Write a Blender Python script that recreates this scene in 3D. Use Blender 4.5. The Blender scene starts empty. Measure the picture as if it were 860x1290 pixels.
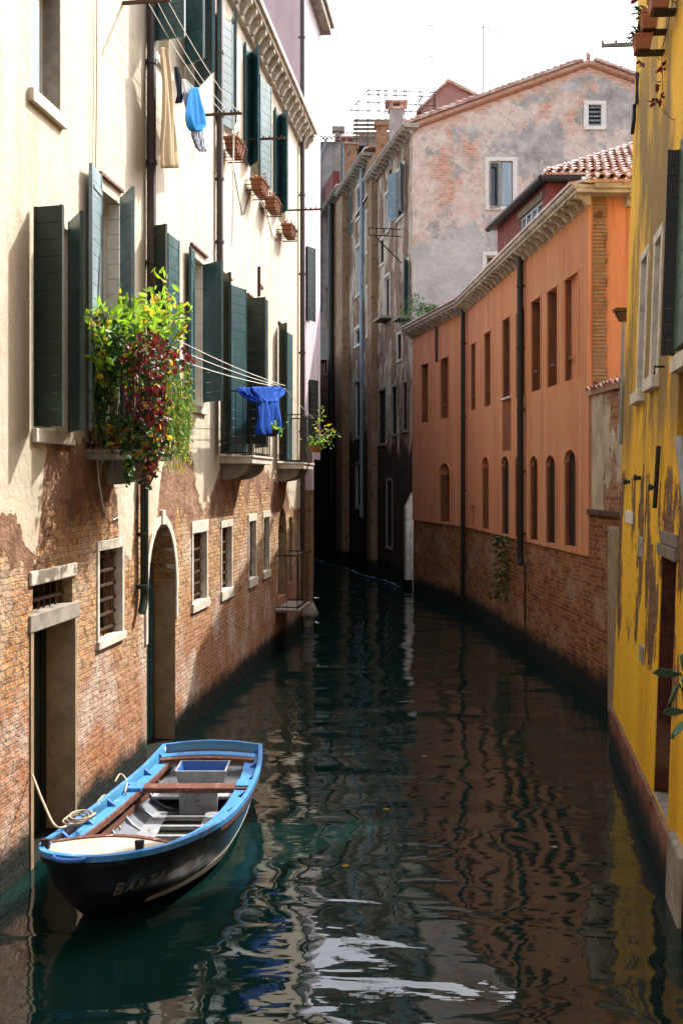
import bpy, bmesh, math, random
from mathutils import Vector, Matrix, Quaternion
random.seed(7)
R = math.radians
C = bpy.context.scene.collection
CAMH, FPX, PX0, PY0 = 4.5, 1254.0, 430.0, 605.0
CAM = Vector((0, 0, CAMH))
WM = {}

# ------------------------------------------------------------------ helpers
class MB:
    def __init__(s):
        s.v = []; s.f = []; s.m = []; s.mi = 0; s.T = None
    def p(s, c):
        c = Vector(c)
        s.v.append(s.T @ c if s.T else c); return len(s.v) - 1
    def face(s, pts):
        s.f.append([s.p(q) for q in pts]); s.m.append(s.mi)
    def faces(s, verts, faces):
        b = len(s.v)
        for q in verts: s.p(q)
        for f in faces:
            s.f.append([b + i for i in f]); s.m.append(s.mi)
    def box(s, x0, x1, y0, y1, z0, z1):
        v = [(x0,y0,z0),(x1,y0,z0),(x1,y1,z0),(x0,y1,z0),(x0,y0,z1),(x1,y0,z1),(x1,y1,z1),(x0,y1,z1)]
        s.faces(v, [(0,3,2,1),(4,5,6,7),(0,1,5,4),(1,2,6,5),(2,3,7,6),(3,0,4,7)])
    def hexa(s, b, t):            # bottom ring, top ring (4 points each)
        s.faces(list(b) + list(t), [(0,3,2,1),(4,5,6,7),(0,1,5,4),(1,2,6,5),(2,3,7,6),(3,0,4,7)])
    def loft(s, rings, close=True, caps=True):
        n = len(rings[0]); v = [q for r in rings for q in r]; f = []
        for i in range(len(rings) - 1):
            for j in range(n if close else n - 1):
                k = (j + 1) % n
                f.append((i*n+j, i*n+k, (i+1)*n+k, (i+1)*n+j))
        if caps and close:
            f.append(tuple(range(n))[::-1]); f.append(tuple((len(rings)-1)*n + j for j in range(n)))
        s.faces(v, f)
    def tube(s, pts, r, n=8):
        pts = [Vector(q) for q in pts]; rings = []
        ref = Vector((0.13, 0.31, 0.94))
        for i, q in enumerate(pts):
            t = (pts[min(i+1, len(pts)-1)] - pts[max(i-1, 0)]).normalized()
            a = t.cross(ref)
            if a.length < .05: a = t.cross(Vector((1, 0, 0)))
            a.normalize(); b = t.cross(a)
            rr = r[i] if isinstance(r, (list, tuple)) else r
            rings.append([q + (a*math.cos(2*math.pi*k/n) + b*math.sin(2*math.pi*k/n))*rr for k in range(n)])
        s.loft(rings)
    def prism(s, outline, a, b):  # outline of (x,z), extruded in y from a to b
        s.loft([[(x, a, z) for x, z in outline], [(x, b, z) for x, z in outline]])
    def prismx(s, outline, a, b): # outline of (y,z), extruded in x
        s.loft([[(a, y, z) for y, z in outline], [(b, y, z) for y, z in outline]])
    def lathe(s, prof, cx, cy, n=14):
        s.loft([[(cx + r*math.cos(2*math.pi*k/n), cy + r*math.sin(2*math.pi*k/n), z) for k in range(n)] for r, z in prof])
    def build(s, name, mats, parent=None, M=None, smooth=False, bevel=0, solid=0, fix=True):
        me = bpy.data.meshes.new(name)
        me.from_pydata([tuple(q) for q in s.v], [], s.f)
        if not isinstance(mats, (list, tuple)): mats = [mats]
        for m in mats: me.materials.append(m)
        me.polygons.foreach_set('material_index', [min(i, len(mats)-1) for i in s.m])
        if fix:
            bm = bmesh.new(); bm.from_mesh(me); bmesh.ops.recalc_face_normals(bm, faces=bm.faces[:]); bm.to_mesh(me); bm.free()
        if smooth: me.polygons.foreach_set('use_smooth', [True]*len(me.polygons))
        me.update()
        o = bpy.data.objects.new(name, me); C.objects.link(o)
        place(o, parent, M)
        if solid:
            d = o.modifiers.new('solid', 'SOLIDIFY'); d.thickness = solid
        if bevel:
            d = o.modifiers.new('bevel', 'BEVEL'); d.width = bevel; d.segments = 2; d.limit_method = 'ANGLE'
        return o

def place(o, parent=None, M=None):
    pm = WM[parent.name] if parent else Matrix()
    if M is None: M = pm
    WM[o.name] = M
    if parent: o.parent = parent
    o.matrix_basis = pm.inverted() @ M

def tag(o, label=None, cat=None, group=None, kind=None):
    if label: o['label'] = label
    if cat: o['category'] = cat
    if group: o['group'] = group
    if kind: o['kind'] = kind
    return o

def thing(name, label, cat, M=None, group=None):
    o = bpy.data.objects.new(name, None); o.empty_display_size = .3; C.objects.link(o)
    place(o, None, M if M is not None else Matrix())
    return tag(o, label, cat, group)

class Fac:      # a facade plane: local x to the viewer's right, z up, -y out of the wall
    def __init__(s, p0, p1, tilt=0):
        p0 = Vector((p0[0], p0[1], 0)); p1 = Vector((p1[0], p1[1], 0))
        s.len = (p1 - p0).length
        d = (p1 - p0).normalized(); z = Vector((0, 0, 1)); y = z.cross(d)
        M = Matrix((d, y, z)).transposed().to_4x4(); M.translation = p0
        s.M = M @ Matrix.Rotation(tilt, 4, 'X'); s.I = s.M.inverted()
        s.c = s.I @ CAM
    def uv(s, px, py, out=0.0):
        d = s.I.to_3x3() @ Vector(((px-PX0)/FPX, 1, (PY0-py)/FPX))
        t = (-out - s.c.y) / d.y
        q = s.c + d*t
        return q.x, q.z
    def px(s, loc):
        w = s.M @ Vector(loc)
        return PX0 + FPX*w.x/w.y, PY0 - FPX*(w.z-CAMH)/w.y
    def op(s, x0, x1, yt, yb, d=.3, rise=0, ref=0, **k):
        u0 = s.uv(x0, 600)[0]; u1 = s.uv(x1, 600)[0]
        xr = x1 if ref else x0
        return dict(u0=u0, u1=u1, v0=s.uv(xr, yb)[1], v1=s.uv(xr, yt)[1], d=d, rise=rise, **k)

def at(px, py, Y):
    return Vector(((px-PX0)/FPX*Y, Y, CAMH + (PY0-py)/FPX*Y))

def arch_pts(o, n=10):
    a = (o['u1']-o['u0'])/2; c = (o['u1']+o['u0'])/2; vs = o['v1']-o['rise']
    return [(c - a*math.cos(math.pi*i/n), vs + o['rise']*math.sin(math.pi*i/n)) for i in range(n+1)]

def wall(mb, u0, u1, v0, v1, ops, y=0.0):
    us = sorted({u0, u1} | {min(max(q, u0), u1) for o in ops for q in (o['u0'], o['u1'])})
    vs = sorted({v0, v1} | {min(max(q, v0), v1) for o in ops for q in (o['v0'], o['v1'])})
    for i in range(len(us)-1):
        # merge cells vertically
        run = None
        for j in range(len(vs)-1):
            cu, cv = (us[i]+us[i+1])/2, (vs[j]+vs[j+1])/2
            hole = any(o['u0'] < cu < o['u1'] and o['v0'] < cv < o['v1'] for o in ops)
            if not hole:
                mb.face([(us[i],y,vs[j]),(us[i+1],y,vs[j]),(us[i+1],y,vs[j+1]),(us[i],y,vs[j+1])])
    for o in ops:
        a, b, c, e, d = o['u0'], o['u1'], max(o['v0'], v0), min(o['v1'], v1), o['d']
        top = e - o['rise'] if o['rise'] else e
        mb.face([(a,y,c),(a,y+d,c),(a,y+d,top),(a,y,top)])
        mb.face([(b,y,c),(b,y,top),(b,y+d,top),(b,y+d,c)])
        mb.face([(a,y,c),(b,y,c),(b,y+d,c),(a,y+d,c)])
        if o['rise']:
            P = arch_pts(o)
            for k in range(len(P)-1):
                p, q = P[k], P[k+1]
                mb.face([(p[0],y,p[1]),(q[0],y,q[1]),(q[0],y,e),(p[0],y,e)])
                mb.face([(p[0],y,p[1]),(p[0],y+d,p[1]),(q[0],y+d,q[1]),(q[0],y,q[1])])
        else:
            mb.face([(a,y,e),(a,y+d,e),(b,y+d,e),(b,y,e)])

def house_wall(name, F, parent, mat, u0, u1, v0, v1, ops, depth=6, back=True):
    mb = MB(); wall(mb, u0, u1, v0, v1, ops)
    d = depth
    mb.face([(u0,0,v0),(u0,0,v1),(u0,d,v1),(u0,d,v0)]); mb.face([(u1,0,v0),(u1,d,v0),(u1,d,v1),(u1,0,v1)])
    mb.face([(u0,0,v1),(u1,0,v1),(u1,d,v1),(u0,d,v1)]); mb.face([(u0,d,v0),(u0,d,v1),(u1,d,v1),(u1,d,v0)])
    return mb.build(name, mat, parent, F.M, fix=False)

def panel(mb, o, y, shrink=0.0, t=.02):
    """a slab that closes an opening at depth y"""
    if o['rise']:
        out = [(o['u1'], o['v0']), (o['u0'], o['v0'])] + arch_pts(o)
        mb.prism([(q[0], q[1]) for q in out], y, y+t)
    else:
        mb.box(o['u0']-shrink, o['u1']+shrink, y, y+t, o['v0']-shrink, o['v1']+shrink)

def ring(mb, o, w, y0, y1, bottom=True, top=True, win=None):
    win = w if win is None else win
    a, b, c, e = o['u0'], o['u1'], o['v0'], o['v1']
    mb.box(a, a+w, y0, y1, c, e); mb.box(b-w, b, y0, y1, c, e)
    if top: mb.box(a+w, b-w, y0, y1, e-w, e)
    if bottom: mb.box(a+w, b-w, y0, y1, c, c+w)

# ------------------------------------------------------------------ materials
class NT:
    def __init__(s, name, rough=.8, spec=.3):
        s.mat = bpy.data.materials.new(name); s.mat.use_nodes = True
        s.t = s.mat.node_tree; s.b = s.t.nodes['Principled BSDF']
        s.b.inputs['Roughness'].default_value = rough
        s.b.inputs['Specular IOR Level'].default_value = spec
        tc = s.t.nodes.new('ShaderNodeTexCoord'); s.obj = tc.outputs['Object']; s.gen = tc.outputs['Generated']
    def node(s, typ): return s.t.nodes.new(typ)
    def set(s, sock, v):
        if isinstance(v, bpy.types.NodeSocket): s.t.links.new(v, sock)
        elif v is not None:
            if hasattr(sock.default_value, '__len__'):
                v = tuple(v)
                if len(sock.default_value) == 4 and len(v) == 3: v = v + (1,)
            sock.default_value = v
    def m(s, op, a, b=None, clamp=False):
        n = s.node('ShaderNodeMath'); n.operation = op; n.use_clamp = clamp
        s.set(n.inputs[0], a)
        if b is not None: s.set(n.inputs[1], b)
        return n.outputs[0]
    def vm(s, op, a, b):
        n = s.node('ShaderNodeVectorMath'); n.operation = op
        s.set(n.inputs[0], a); s.set(n.inputs[1], b); return n.outputs[0]
    def wallco(s):
        sp = s.node('ShaderNodeSeparateXYZ'); s.t.links.new(s.obj, sp.inputs[0])
        cb = s.node('ShaderNodeCombineXYZ')
        s.u = s.m('ADD', sp.outputs[0], sp.outputs[1]); s.v = sp.outputs[2]
        s.t.links.new(s.u, cb.inputs[0]); s.t.links.new(s.v, cb.inputs[1])
        s.P = cb.outputs[0]; return s.P
    def noise(s, vec, scale, detail=4, rough=.55, stretch=None, off=0, dist=0, color=False):
        if stretch: vec = s.vm('MULTIPLY', vec, stretch)
        if off: vec = s.vm('ADD', vec, (off, off*1.7, off*.6))
        n = s.node('ShaderNodeTexNoise'); s.set(n.inputs['Vector'], vec)
        n.inputs['Scale'].default_value = scale; n.inputs['Detail'].default_value = detail
        n.inputs['Roughness'].default_value = rough; n.inputs['Distortion'].default_value = dist
        return n.outputs['Color' if color else 'Fac']
    def sm(s, x, lo, hi):   # smooth step
        n = s.node('ShaderNodeMapRange'); n.interpolation_type = 'SMOOTHSTEP'
        s.set(n.inputs['Value'], x); s.set(n.inputs['From Min'], lo); s.set(n.inputs['From Max'], hi)
        return n.outputs['Result']
    def lin(s, x, a, b, c, d):
        n = s.node('ShaderNodeMapRange'); s.set(n.inputs['Value'], x)
        for k, q in zip(('From Min','From Max','To Min','To Max'), (a,b,c,d)): n.inputs[k].default_value = q
        return n.outputs['Result']
    def mix(s, f, a, b, blend='MIX'):
        n = s.node('ShaderNodeMix'); n.data_type = 'RGBA'; n.blend_type = blend
        s.set(n.inputs[0], f); s.set(n.inputs[6], a); s.set(n.inputs[7], b); return n.outputs[2]
    def mixf(s, f, a, b):
        n = s.node('ShaderNodeMix'); n.data_type = 'FLOAT'
        s.set(n.inputs[0], f); s.set(n.inputs[2], a); s.set(n.inputs[3], b); return n.outputs[0]
    def ramp(s, f, stops, interp='LINEAR'):
        n = s.node('ShaderNodeValToRGB'); s.set(n.inputs[0], f); e = n.color_ramp; e.interpolation = interp
        while len(e.elements) < len(stops): e.elements.new(.5)
        for el, (p, c) in zip(e.elements, stops):
            el.position = p; el.color = tuple(c) + (1,) if hasattr(c, '__len__') else (c, c, c, 1)
        return n.outputs[0]
    def profile(s, pts, ulo, uhi, hmax=10.0):   # piecewise-linear height as a function of u
        f = s.lin(s.u, ulo, uhi, 0, 1)
        pts = sorted(pts)
        r = s.ramp(f, [((u-ulo)/(uhi-ulo), h/hmax) for u, h in pts])
        return s.m('MULTIPLY', r, hmax)
    def brick(s, vec, bw, rh, mortar, c1, c2, cm, warp=.03, wscale=3.0, bias=0):
        w = s.noise(vec, wscale, 2, .5, color=True)
        w = s.vm('SUBTRACT', w, (.5, .5, .5)); w = s.vm('MULTIPLY', w, (warp, warp, 0))
        vec = s.vm('ADD', vec, w)
        n = s.node('ShaderNodeTexBrick'); s.set(n.inputs['Vector'], vec)
        s.set(n.inputs['Color1'], c1); s.set(n.inputs['Color2'], c2); s.set(n.inputs['Mortar'], cm)
        n.inputs['Scale'].default_value = 1; n.inputs['Mortar Size'].default_value = mortar
        n.inputs['Mortar Smooth'].default_value = .35; n.inputs['Bias'].default_value = bias
        n.inputs['Brick Width'].default_value = bw; n.inputs['Row Height'].default_value = rh
        return n.outputs['Color'], n.outputs['Fac']
    def bump(s, h, strength=.5, dist=.02, prev=None):
        n = s.node('ShaderNodeBump'); n.inputs['Strength'].default_value = strength
        n.inputs['Distance'].default_value = dist; s.set(n.inputs['Height'], h)
        if prev is not None: s.set(n.inputs['Normal'], prev)
        return n.outputs[0]
    def out(s, col=None, normal=None, rough=None):
        if col is not None: s.set(s.b.inputs['Base Color'], col)
        if normal is not None: s.set(s.b.inputs['Normal'], normal)
        if rough is not None: s.set(s.b.inputs['Roughness'], rough)
        return s.mat

def simple(name, col, rough=.6, var=.25, scale=6, bump=.15, spec=.3, metal=0, stretch=None, dirt=None, rnd=None):
    n = NT(name, rough, spec); f = n.noise(n.obj, scale, 5, .6, stretch)
    g = n.noise(n.obj, scale*7, 3, .6, stretch)
    c = n.mix(n.m('MULTIPLY', n.sm(f, .3, .7), var), col, [q*.35 for q in col])
    if dirt is not None: c = n.mix(n.sm(n.noise(n.obj, scale*1.7, 6, .65, stretch, 3.1), .56, .66), c, dirt)
    n.b.inputs['Metallic'].default_value = metal
    if rnd is not None:      # each leaf has weathered differently
        oi = n.node('ShaderNodeObjectInfo'); c = n.mix(n.m('MULTIPLY', oi.outputs['Random'], .6), c, rnd)
        w_ = n.noise(n.obj, 2.2, 6, .7, (1,1,.5), 6); c = n.mix(n.m('MULTIPLY', n.sm(w_, .5, .68), .55), c, [min(1, q*1.8+.015) for q in rnd])
    return n.out(c, n.bump(n.m('ADD', f, n.m('MULTIPLY', g, .5)), bump, .01) if bump else None)

def algae(n, col, wet=.35, soft=.25, c=(.006,.008,.005)):
    e = n.m('ADD', n.v, n.m('MULTIPLY', n.m('SUBTRACT', n.noise(n.P, 2.2, 5, .65, off=9), .5), .5))
    return n.mix(n.sm(e, wet+soft, wet), col, c)

M = {}
def stone_mat():
    n = NT('istrian_stone', .75); f = n.noise(n.obj, 5, 6, .65); g = n.noise(n.obj, 30, 3, .6)
    c = n.ramp(f, [(.25, (.30,.26,.20)), (.5, (.55,.50,.42)), (.75, (.66,.62,.55))])
    return n.out(c, n.bump(n.m('ADD', f, g), .35, .015))
M['stone'] = stone_mat()
M['stone_dark'] = simple('weathered_stone', (.34,.30,.25), .85, .7, 4, .4)
M['shutter'] = simple('teal_shutter_paint', (.012,.062,.068), .42, .45, 5, .25, .5, stretch=(1,1,5), rnd=(.035,.085,.095))
M['shutter_green'] = simple('shaded_green_shutter_paint', (.004,.016,.010), .5, .5, 5, .25, .4, stretch=(1,1,5), rnd=(.008,.024,.017))  # near-black green: shade of the edge-on leaves put into the paint
M['shutter_pale'] = simple('pale_blue_grey_shutter_paint', (.17,.25,.29), .45, .5, 6, .25, .5, stretch=(1,1,5), rnd=(.22,.28,.30))  # paler blue-grey than the teal leaves
M['shutter_sage'] = simple('sage_shutter_paint', (.060,.115,.085), .55, .5, 7, .25, .4, dirt=(.025,.045,.035))
M['white_wood'] = simple('white_painted_wood', (.72,.68,.60), .6, .2, 5, .15)
M['dark_wood'] = simple('dark_old_wood', (.035,.028,.024), .7, .6, 6, .4, stretch=(4,4,1))
M['brown_wood'] = simple('weathered_brown_wood', (.15,.055,.035), .6, .6, 8, .35, stretch=(1,1,4), dirt=(.32,.22,.17))
M['grey_wood'] = simple('weathered_grey_beam', (.20,.18,.14), .8, .7, 8, .4)
M['iron'] = simple('black_iron', (.012,.011,.011), .55, .4, 12, .2, .4)
M['rust'] = simple('rusty_iron', (.07,.035,.022), .75, .6, 14, .3)
M['pipe'] = simple('brown_copper_pipe', (.040,.026,.020), .45, .5, 5, .15, .5)
M['pipe_black'] = simple('black_pipe', (.008,.007,.007), .5, .4, 5, .15, .4)
M['pipe_green'] = simple('dark_green_pipe', (.010,.022,.014), .5, .6, 5, .15, .4)
M['pipe_blue'] = simple('blue_grey_pipe', (.26,.33,.38), .5, .4, 5, .15, .4)
M['grey_metal'] = simple('grey_zinc', (.22,.24,.25), .5, .5, 6, .2, .5)
M['terracotta'] = simple('terracotta', (.36,.13,.06), .8, .5, 7, .3)
M['tile'] = None
M['dark'] = simple('dark_interior', (.010,.009,.008), .9, .3, 3, 0)
M['rope'] = simple('pale_rope', (.50,.42,.30), .85, .4, 25, .5)
M['line'] = simple('white_clothes_line', (.70,.68,.63), .6, .1, 10, 0)
M['cable'] = simple('black_cable', (.012,.012,.013), .5, .2, 10, 0)
def tile_mat():
    n = NT('roof_tiles_clay', .42, .5); f = n.noise(n.obj, 3.2, 5, .65); g = n.noise(n.obj, 22, 3, .6)
    c = n.ramp(f, [(.3, (.20,.095,.07)), (.48, (.42,.22,.155)), (.62, (.58,.45,.38)), (.8, (.30,.26,.23))])  # paler stops put the sun's sheen into the clay colour
    return n.out(c, n.bump(n.m('ADD', f, g), .3, .01))
M['tile'] = tile_mat()
def glass_mat():
    n = NT('window_glass', .06, .6); f = n.noise(n.obj, 1.5, 2)
    return n.out(n.mix(f, (.010,.012,.014), (.03,.034,.036)), n.bump(f, .1, .02))
M['glass'] = glass_mat()
def curtain_glass():
    n = NT('curtained_glass', .1, .6); f = n.noise(n.obj, 9, 2, stretch=(1,1,.1))
    return n.out(n.mix(f, (.16,.22,.27), (.38,.44,.46)))
M['curtain'] = curtain_glass()

def leaf_mat(name, cols, trans=.45):
    n = NT(name, .45, .35)
    oi = n.noise(n.obj, 9, 3, .6)
    c = n.ramp(oi, [(.3, cols[0]), (.5, cols[1]), (.7, cols[2])])
    n.set(n.b.inputs['Base Color'], c)
    t = n.node('ShaderNodeBsdfTranslucent'); n.set(t.inputs['Color'], n.mix(.75, c, [min(1, q*2.0) for q in cols[1]]))
    mx = n.node('ShaderNodeMixShader'); mx.inputs[0].default_value = trans
    n.t.links.new(n.b.outputs[0], mx.inputs[1]); n.t.links.new(t.outputs[0], mx.inputs[2])
    n.t.links.new(mx.outputs[0], n.t.nodes['Material Output'].inputs['Surface'])
    return n.mat
M['leaf_lime'] = leaf_mat('bright_green_leaf', [(.10,.20,.015),(.17,.30,.02),(.28,.36,.03)])
M['leaf_green'] = leaf_mat('deep_green_leaf', [(.008,.030,.008),(.018,.058,.010),(.04,.09,.015)], .18)
M['leaf_yellow'] = leaf_mat('yellow_leaf', [(.30,.22,.015),(.40,.28,.02),(.24,.24,.02)])
M['leaf_red'] = leaf_mat('red_creeper_leaf', [(.045,.006,.012),(.11,.012,.014),(.21,.035,.012)], .28)
M['leaf_grass'] = leaf_mat('feathery_green_leaf', [(.06,.15,.03),(.11,.22,.04),(.16,.28,.05)], .4)
M['leaf_dry'] = leaf_mat('dry_plant', [(.20,.12,.08),(.30,.18,.10),(.26,.20,.10)], .2)
M['stem'] = simple('plant_stem', (.10,.07,.03), .8, .3, 10, 0)

# ------------------------------------------------------------------ camera, light, water
cam = bpy.data.cameras.new('camera'); co = bpy.data.objects.new('camera', cam); C.objects.link(co)
co.location = CAM; co.rotation_euler = (R(90), 0, 0)
cam.sensor_fit = 'VERTICAL'; cam.sensor_height = 36; cam.lens = FPX/1290*36
cam.shift_y = (PY0-645)/1290; cam.clip_end = 1000
sc = bpy.context.scene; sc.camera = co
S = Vector((1.0, .96, 1.42)).normalized()
sl = bpy.data.lights.new('sun', 'SUN'); so = bpy.data.objects.new('sun', sl); C.objects.link(so)
sl.energy = 2.05; sl.angle = R(.5); sl.color = (1, .95, .87)
so.rotation_euler = S.to_track_quat('Z', 'Y').to_euler(); so.location = (20, 60, 60)
w = bpy.data.worlds.new('World'); sc.world = w; w.use_nodes = True
sky = w.node_tree.nodes.new('ShaderNodeTexSky'); sky.sky_type = 'NISHITA'; sky.sun_disc = False
sky.sun_elevation = math.asin(S.z); sky.sun_rotation = math.atan2(S.x, S.y)
sky.dust_density = 4.0; sky.air_density = 1.0; sky.ozone_density = 1.0
bg = w.node_tree.nodes['Background']; bg.inputs[1].default_value = .15
hs = w.node_tree.nodes.new('ShaderNodeHueSaturation'); hs.inputs['Saturation'].default_value = .5
w.node_tree.links.new(sky.outputs[0], hs.inputs['Color']); w.node_tree.links.new(hs.outputs[0], bg.inputs[0])
sc.view_settings.view_transform = 'Standard'; sc.view_settings.look = 'None'
sc.view_settings.exposure = 2.0; sc.view_settings.gamma = 1
sc.cycles.max_bounces = 8; sc.cycles.diffuse_bounces = 4

def water_mat():
    n = NT('canal_water', .015, .5)
    n.b.inputs['IOR'].default_value = 1.58
    a = n.noise(n.obj, .42, 1, .5, (1.0, 1.5, 1), dist=.6)
    b = n.noise(n.obj, 1.15, 2, .45, (.75, 1.7, 1), 4.0, dist=.5)
    c = n.noise(n.obj, 4.5, 2, .5, (.6, 1.8, 1), 8.0)
    h = n.m('ADD', n.m('MULTIPLY', a, .16), n.m('ADD', n.m('MULTIPLY', b, .050), n.m('MULTIPLY', c, .0040)))
    return n.out((.0022,.0135,.0120), n.bump(h, 1.0, .45))
M['water'] = water_mat()
mb = MB(); mb.face([(-400,-200,0),(400,-200,0),(400,600,0),(-400,600,0)])
tag(mb.build('canal_water', M['water'], fix=False), kind='structure')
mb = MB(); mb.face([(-400,-200,-2.5),(400,-200,-2.5),(400,600,-2.5),(-400,600,-2.5)])
tag(mb.build('canal_bed', simple('canal_mud', (.04,.035,.025), .9), fix=False), kind='structure')

random.seed(21)
def scrap(x, y, r, col):
    mb = MB(); n_ = 7; ph = random.random()*6
    pts = [(x + r*random.uniform(.6,1.1)*math.cos(ph+2*math.pi*k/n_), y + r*.7*random.uniform(.6,1.1)*math.sin(ph+2*math.pi*k/n_)) for k in range(n_)]
    mb.loft([[(a, b, .002) for a, b in pts], [(a, b, .012) for a, b in pts]]); return mb.build('floating_leaf', M[col], None)
FLOT = [(.62, 13.6, .05, 'leaf_yellow', 'yellow leaf floating on dark water right of the boat stern'), (1.35, 16.2, .045, 'leaf_dry', 'brown leaf floating in the middle of the canal'),
        (2.6, 12.2, .05, 'leaf_dry', 'brown leaf floating near the yellow plinth'), (.05, 11.6, .04, 'leaf_yellow', 'small yellow leaf floating right of the boat bow')]
for x_, y_, r_, c_, l_ in FLOT: tag(scrap(x_, y_, r_, c_), l_, 'leaf', 'leaves floating on the canal')
random.seed(7)

# ------------------------------------------------------------------ facade planes
def lx(Y): return .125*Y - 5.03
def yx(Y): return .167*Y + 1.78
L = Fac((lx(4), 4), (lx(30.5), 30.5))
LV = Fac((lx(30.56), 30.56), (lx(34.4), 34.4))
O1 = Fac((4.25, 34.0), (5.16, 20.85))
O2 = Fac((2.86, 40.2), (4.25, 34.0))
Yw = Fac((yx(17.1), 17.1), (yx(5), 5), tilt=-R(1.95))
G = Fac((2.95, 41.5), (17.6, 41.5))
def sx(Y): return 2.95 - .19*(Y-41.5)
S1 = Fac((sx(49), 49), (sx(41.5), 41.5))
S2 = Fac((sx(56.5), 56.5), (sx(49), 49))
S3 = Fac((sx(68), 68), (sx(56.5), 56.5))

# ------------------------------------------------------------------ wall materials
def left_wall_mat():
    n = NT('cream_plaster_over_brick', .85, .25); n.wallco(); P = n.P
    pts = [L.uv(*q) for q in [(0,655),(14,648),(24,660),(33,690),(42,704),(48,690),(53,640),(57,556),(100,550),(112,560),
           (140,590),(147,606),(149,690),(166,700),(168,660),(178,590),(182,690),(197,670),(203,590),(214,566),(240,570),(246,600),
           (254,640),(268,620),(281,576),(300,590),(330,590),(345,602),(358,606),(366,640),(376,640)]]
    edge = n.profile([(u, v) for u, v in pts], 0, 27)
    nz = n.noise(P, 2.6, 6, .62); nz2 = n.noise(P, 9, 4, .6, off=2)
    d = n.m('SUBTRACT', n.m('ADD', n.v, n.m('MULTIPLY', n.m('SUBTRACT', nz, .5), .85)), edge)
    d = n.m('ADD', d, n.m('MULTIPLY', n.m('SUBTRACT', nz2, .5), .34))
    plaster = n.sm(d, -.012, .012)
    # brown render left between plaster and brick
    rz = n.noise(P, .9, 5, .6, (1.6, .55, 1), 5)
    lower = n.profile([L.uv(*q) for q in [(0,718),(30,728),(50,732),(60,640),(95,640),(110,625),(150,650),(185,650),(225,670),(250,662),(262,660),(300,620),(340,625),(375,650)]], 0, 27)
    d2 = n.m('SUBTRACT', n.m('ADD', n.v, n.m('MULTIPLY', n.m('SUBTRACT', rz, .5), 3.2)), lower)
    d2 = n.m('ADD', d2, n.m('MULTIPLY', n.m('SUBTRACT', nz2, .5), .7))
    render = n.sm(d2, -.02, .03)
    # brick
    bcol, bf = n.brick(P, .235, .078, .012, (.33,.13,.040), (.48,.27,.115), (.31,.22,.135), .042, 6.0)
    bh, _ = n.brick(P, .235, .078, .012, (0,0,0), (1,1,1), (.0,.0,.0), .042, 6.0)
    big = n.noise(P, .8, 5, .6, off=11); med = n.noise(P, 5, 5, .65, off=4)
    bcol = n.mix(n.sm(big, .42, .62), bcol, n.mix(.6, bcol, (.46,.32,.19)))
    bcol = n.mix(n.m('MULTIPLY', n.sm(med, .50, .66), .85), bcol, (.085,.040,.024))
    bcol = n.mix(n.m('MULTIPLY', n.sm(n.noise(P, 11, 4, .7, off=33), .56, .68), .55), bcol, (.52,.41,.28))
    bcol = n.mix(n.m('MULTIPLY', n.sm(n.noise(P, 7, 3, .6, off=21), .58, .7), .8), bcol, (.56,.24,.05))
    low = n.sm(n.m('ADD', n.v, n.m('MULTIPLY', big, 1.4)), 3.3, 2.0)
    bcol = n.mix(n.m('MULTIPLY', low, .5), bcol, n.mix(bf, (.33,.095,.05), (.30,.17,.12)))
    salt = n.m('MULTIPLY', n.sm(n.noise(P, 1.1, 6, .66, (1, .6, 1), 17), .48, .66), n.sm(n.v, 4.4, 2.6))
    bcol = n.mix(n.m('MULTIPLY', salt, .75), bcol, (.50,.43,.36))
    bcol = algae(n, bcol, .28, .35)
    rcol = n.ramp(n.noise(P, 3, 6, .65, off=7), [(.3, (.11,.055,.033)), (.5, (.25,.13,.075)), (.72, (.38,.24,.16))])
    # plaster with vertical rain streaks
    st = n.noise(P, 1.2, 5, .6, (2.6, .22, 1), 13); st2 = n.noise(P, 4, 4, .6, (3, .15, 1), 3)
    pc = n.ramp(st, [(.3, (.41,.345,.25)), (.5, (.50,.44,.345)), (.7, (.56,.51,.43))])
    pc = n.mix(n.m('MULTIPLY', n.sm(st2, .52, .72), .5), pc, (.42,.30,.18))
    pc = n.mix(n.m('MULTIPLY', n.sm(n.noise(P, 1.8, 6, .7, (1.3,.5,1), 29), .54, .70), .55), pc, (.44,.36,.28))
    sp_ = n.noise(P, 22, 4, .75, (1,.8,1), 61); pc = n.mix(n.m('MULTIPLY', n.sm(sp_, .56, .72), .35), pc, (.34,.27,.19))
    ck = n.noise(P, .55, 7, .72, (1.2,.7,1), 71); pc = n.mix(n.m('MULTIPLY', n.sm(ck, .54, .66), .5), pc, (.40,.335,.26))
    gr = n.m('MULTIPLY', n.sm(d, .8, .0), .5)
    pc = n.mix(gr, pc, (.52,.42,.28))
    col = n.mix(render, bcol, rcol); col = n.mix(plaster, col, pc)
    hb = n.m('ADD', n.m('MULTIPLY', n.m('SUBTRACT', 1, bf), .9), n.m('MULTIPLY', med, 1.3))
    hb = n.m('ADD', n.m('ADD', hb, n.m('MULTIPLY', nz2, .9)), n.m('MULTIPLY', bh, 1.1))
    upz = n.sm(n.m('ADD', n.v, n.m('MULTIPLY', big, 1.2)), 2.6, 3.6)
    bcol = n.mix(n.m('MULTIPLY', n.m('MULTIPLY', upz, n.sm(n.noise(P, 2.0, 5, .7, off=81), .42, .6)), .5), bcol, (.58,.43,.27))
    holes = n.m('MULTIPLY', n.sm(n.noise(P, 6.5, 3, .6, (1, 1.6, 1), 91), .62, .67), n.sm(n.v, .8, 1.6))
    bcol = n.mix(n.m('MULTIPLY', holes, .85), bcol, (.035,.018,.012)); hb = n.m('SUBTRACT', hb, n.m('MULTIPLY', holes, 2.0))
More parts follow.
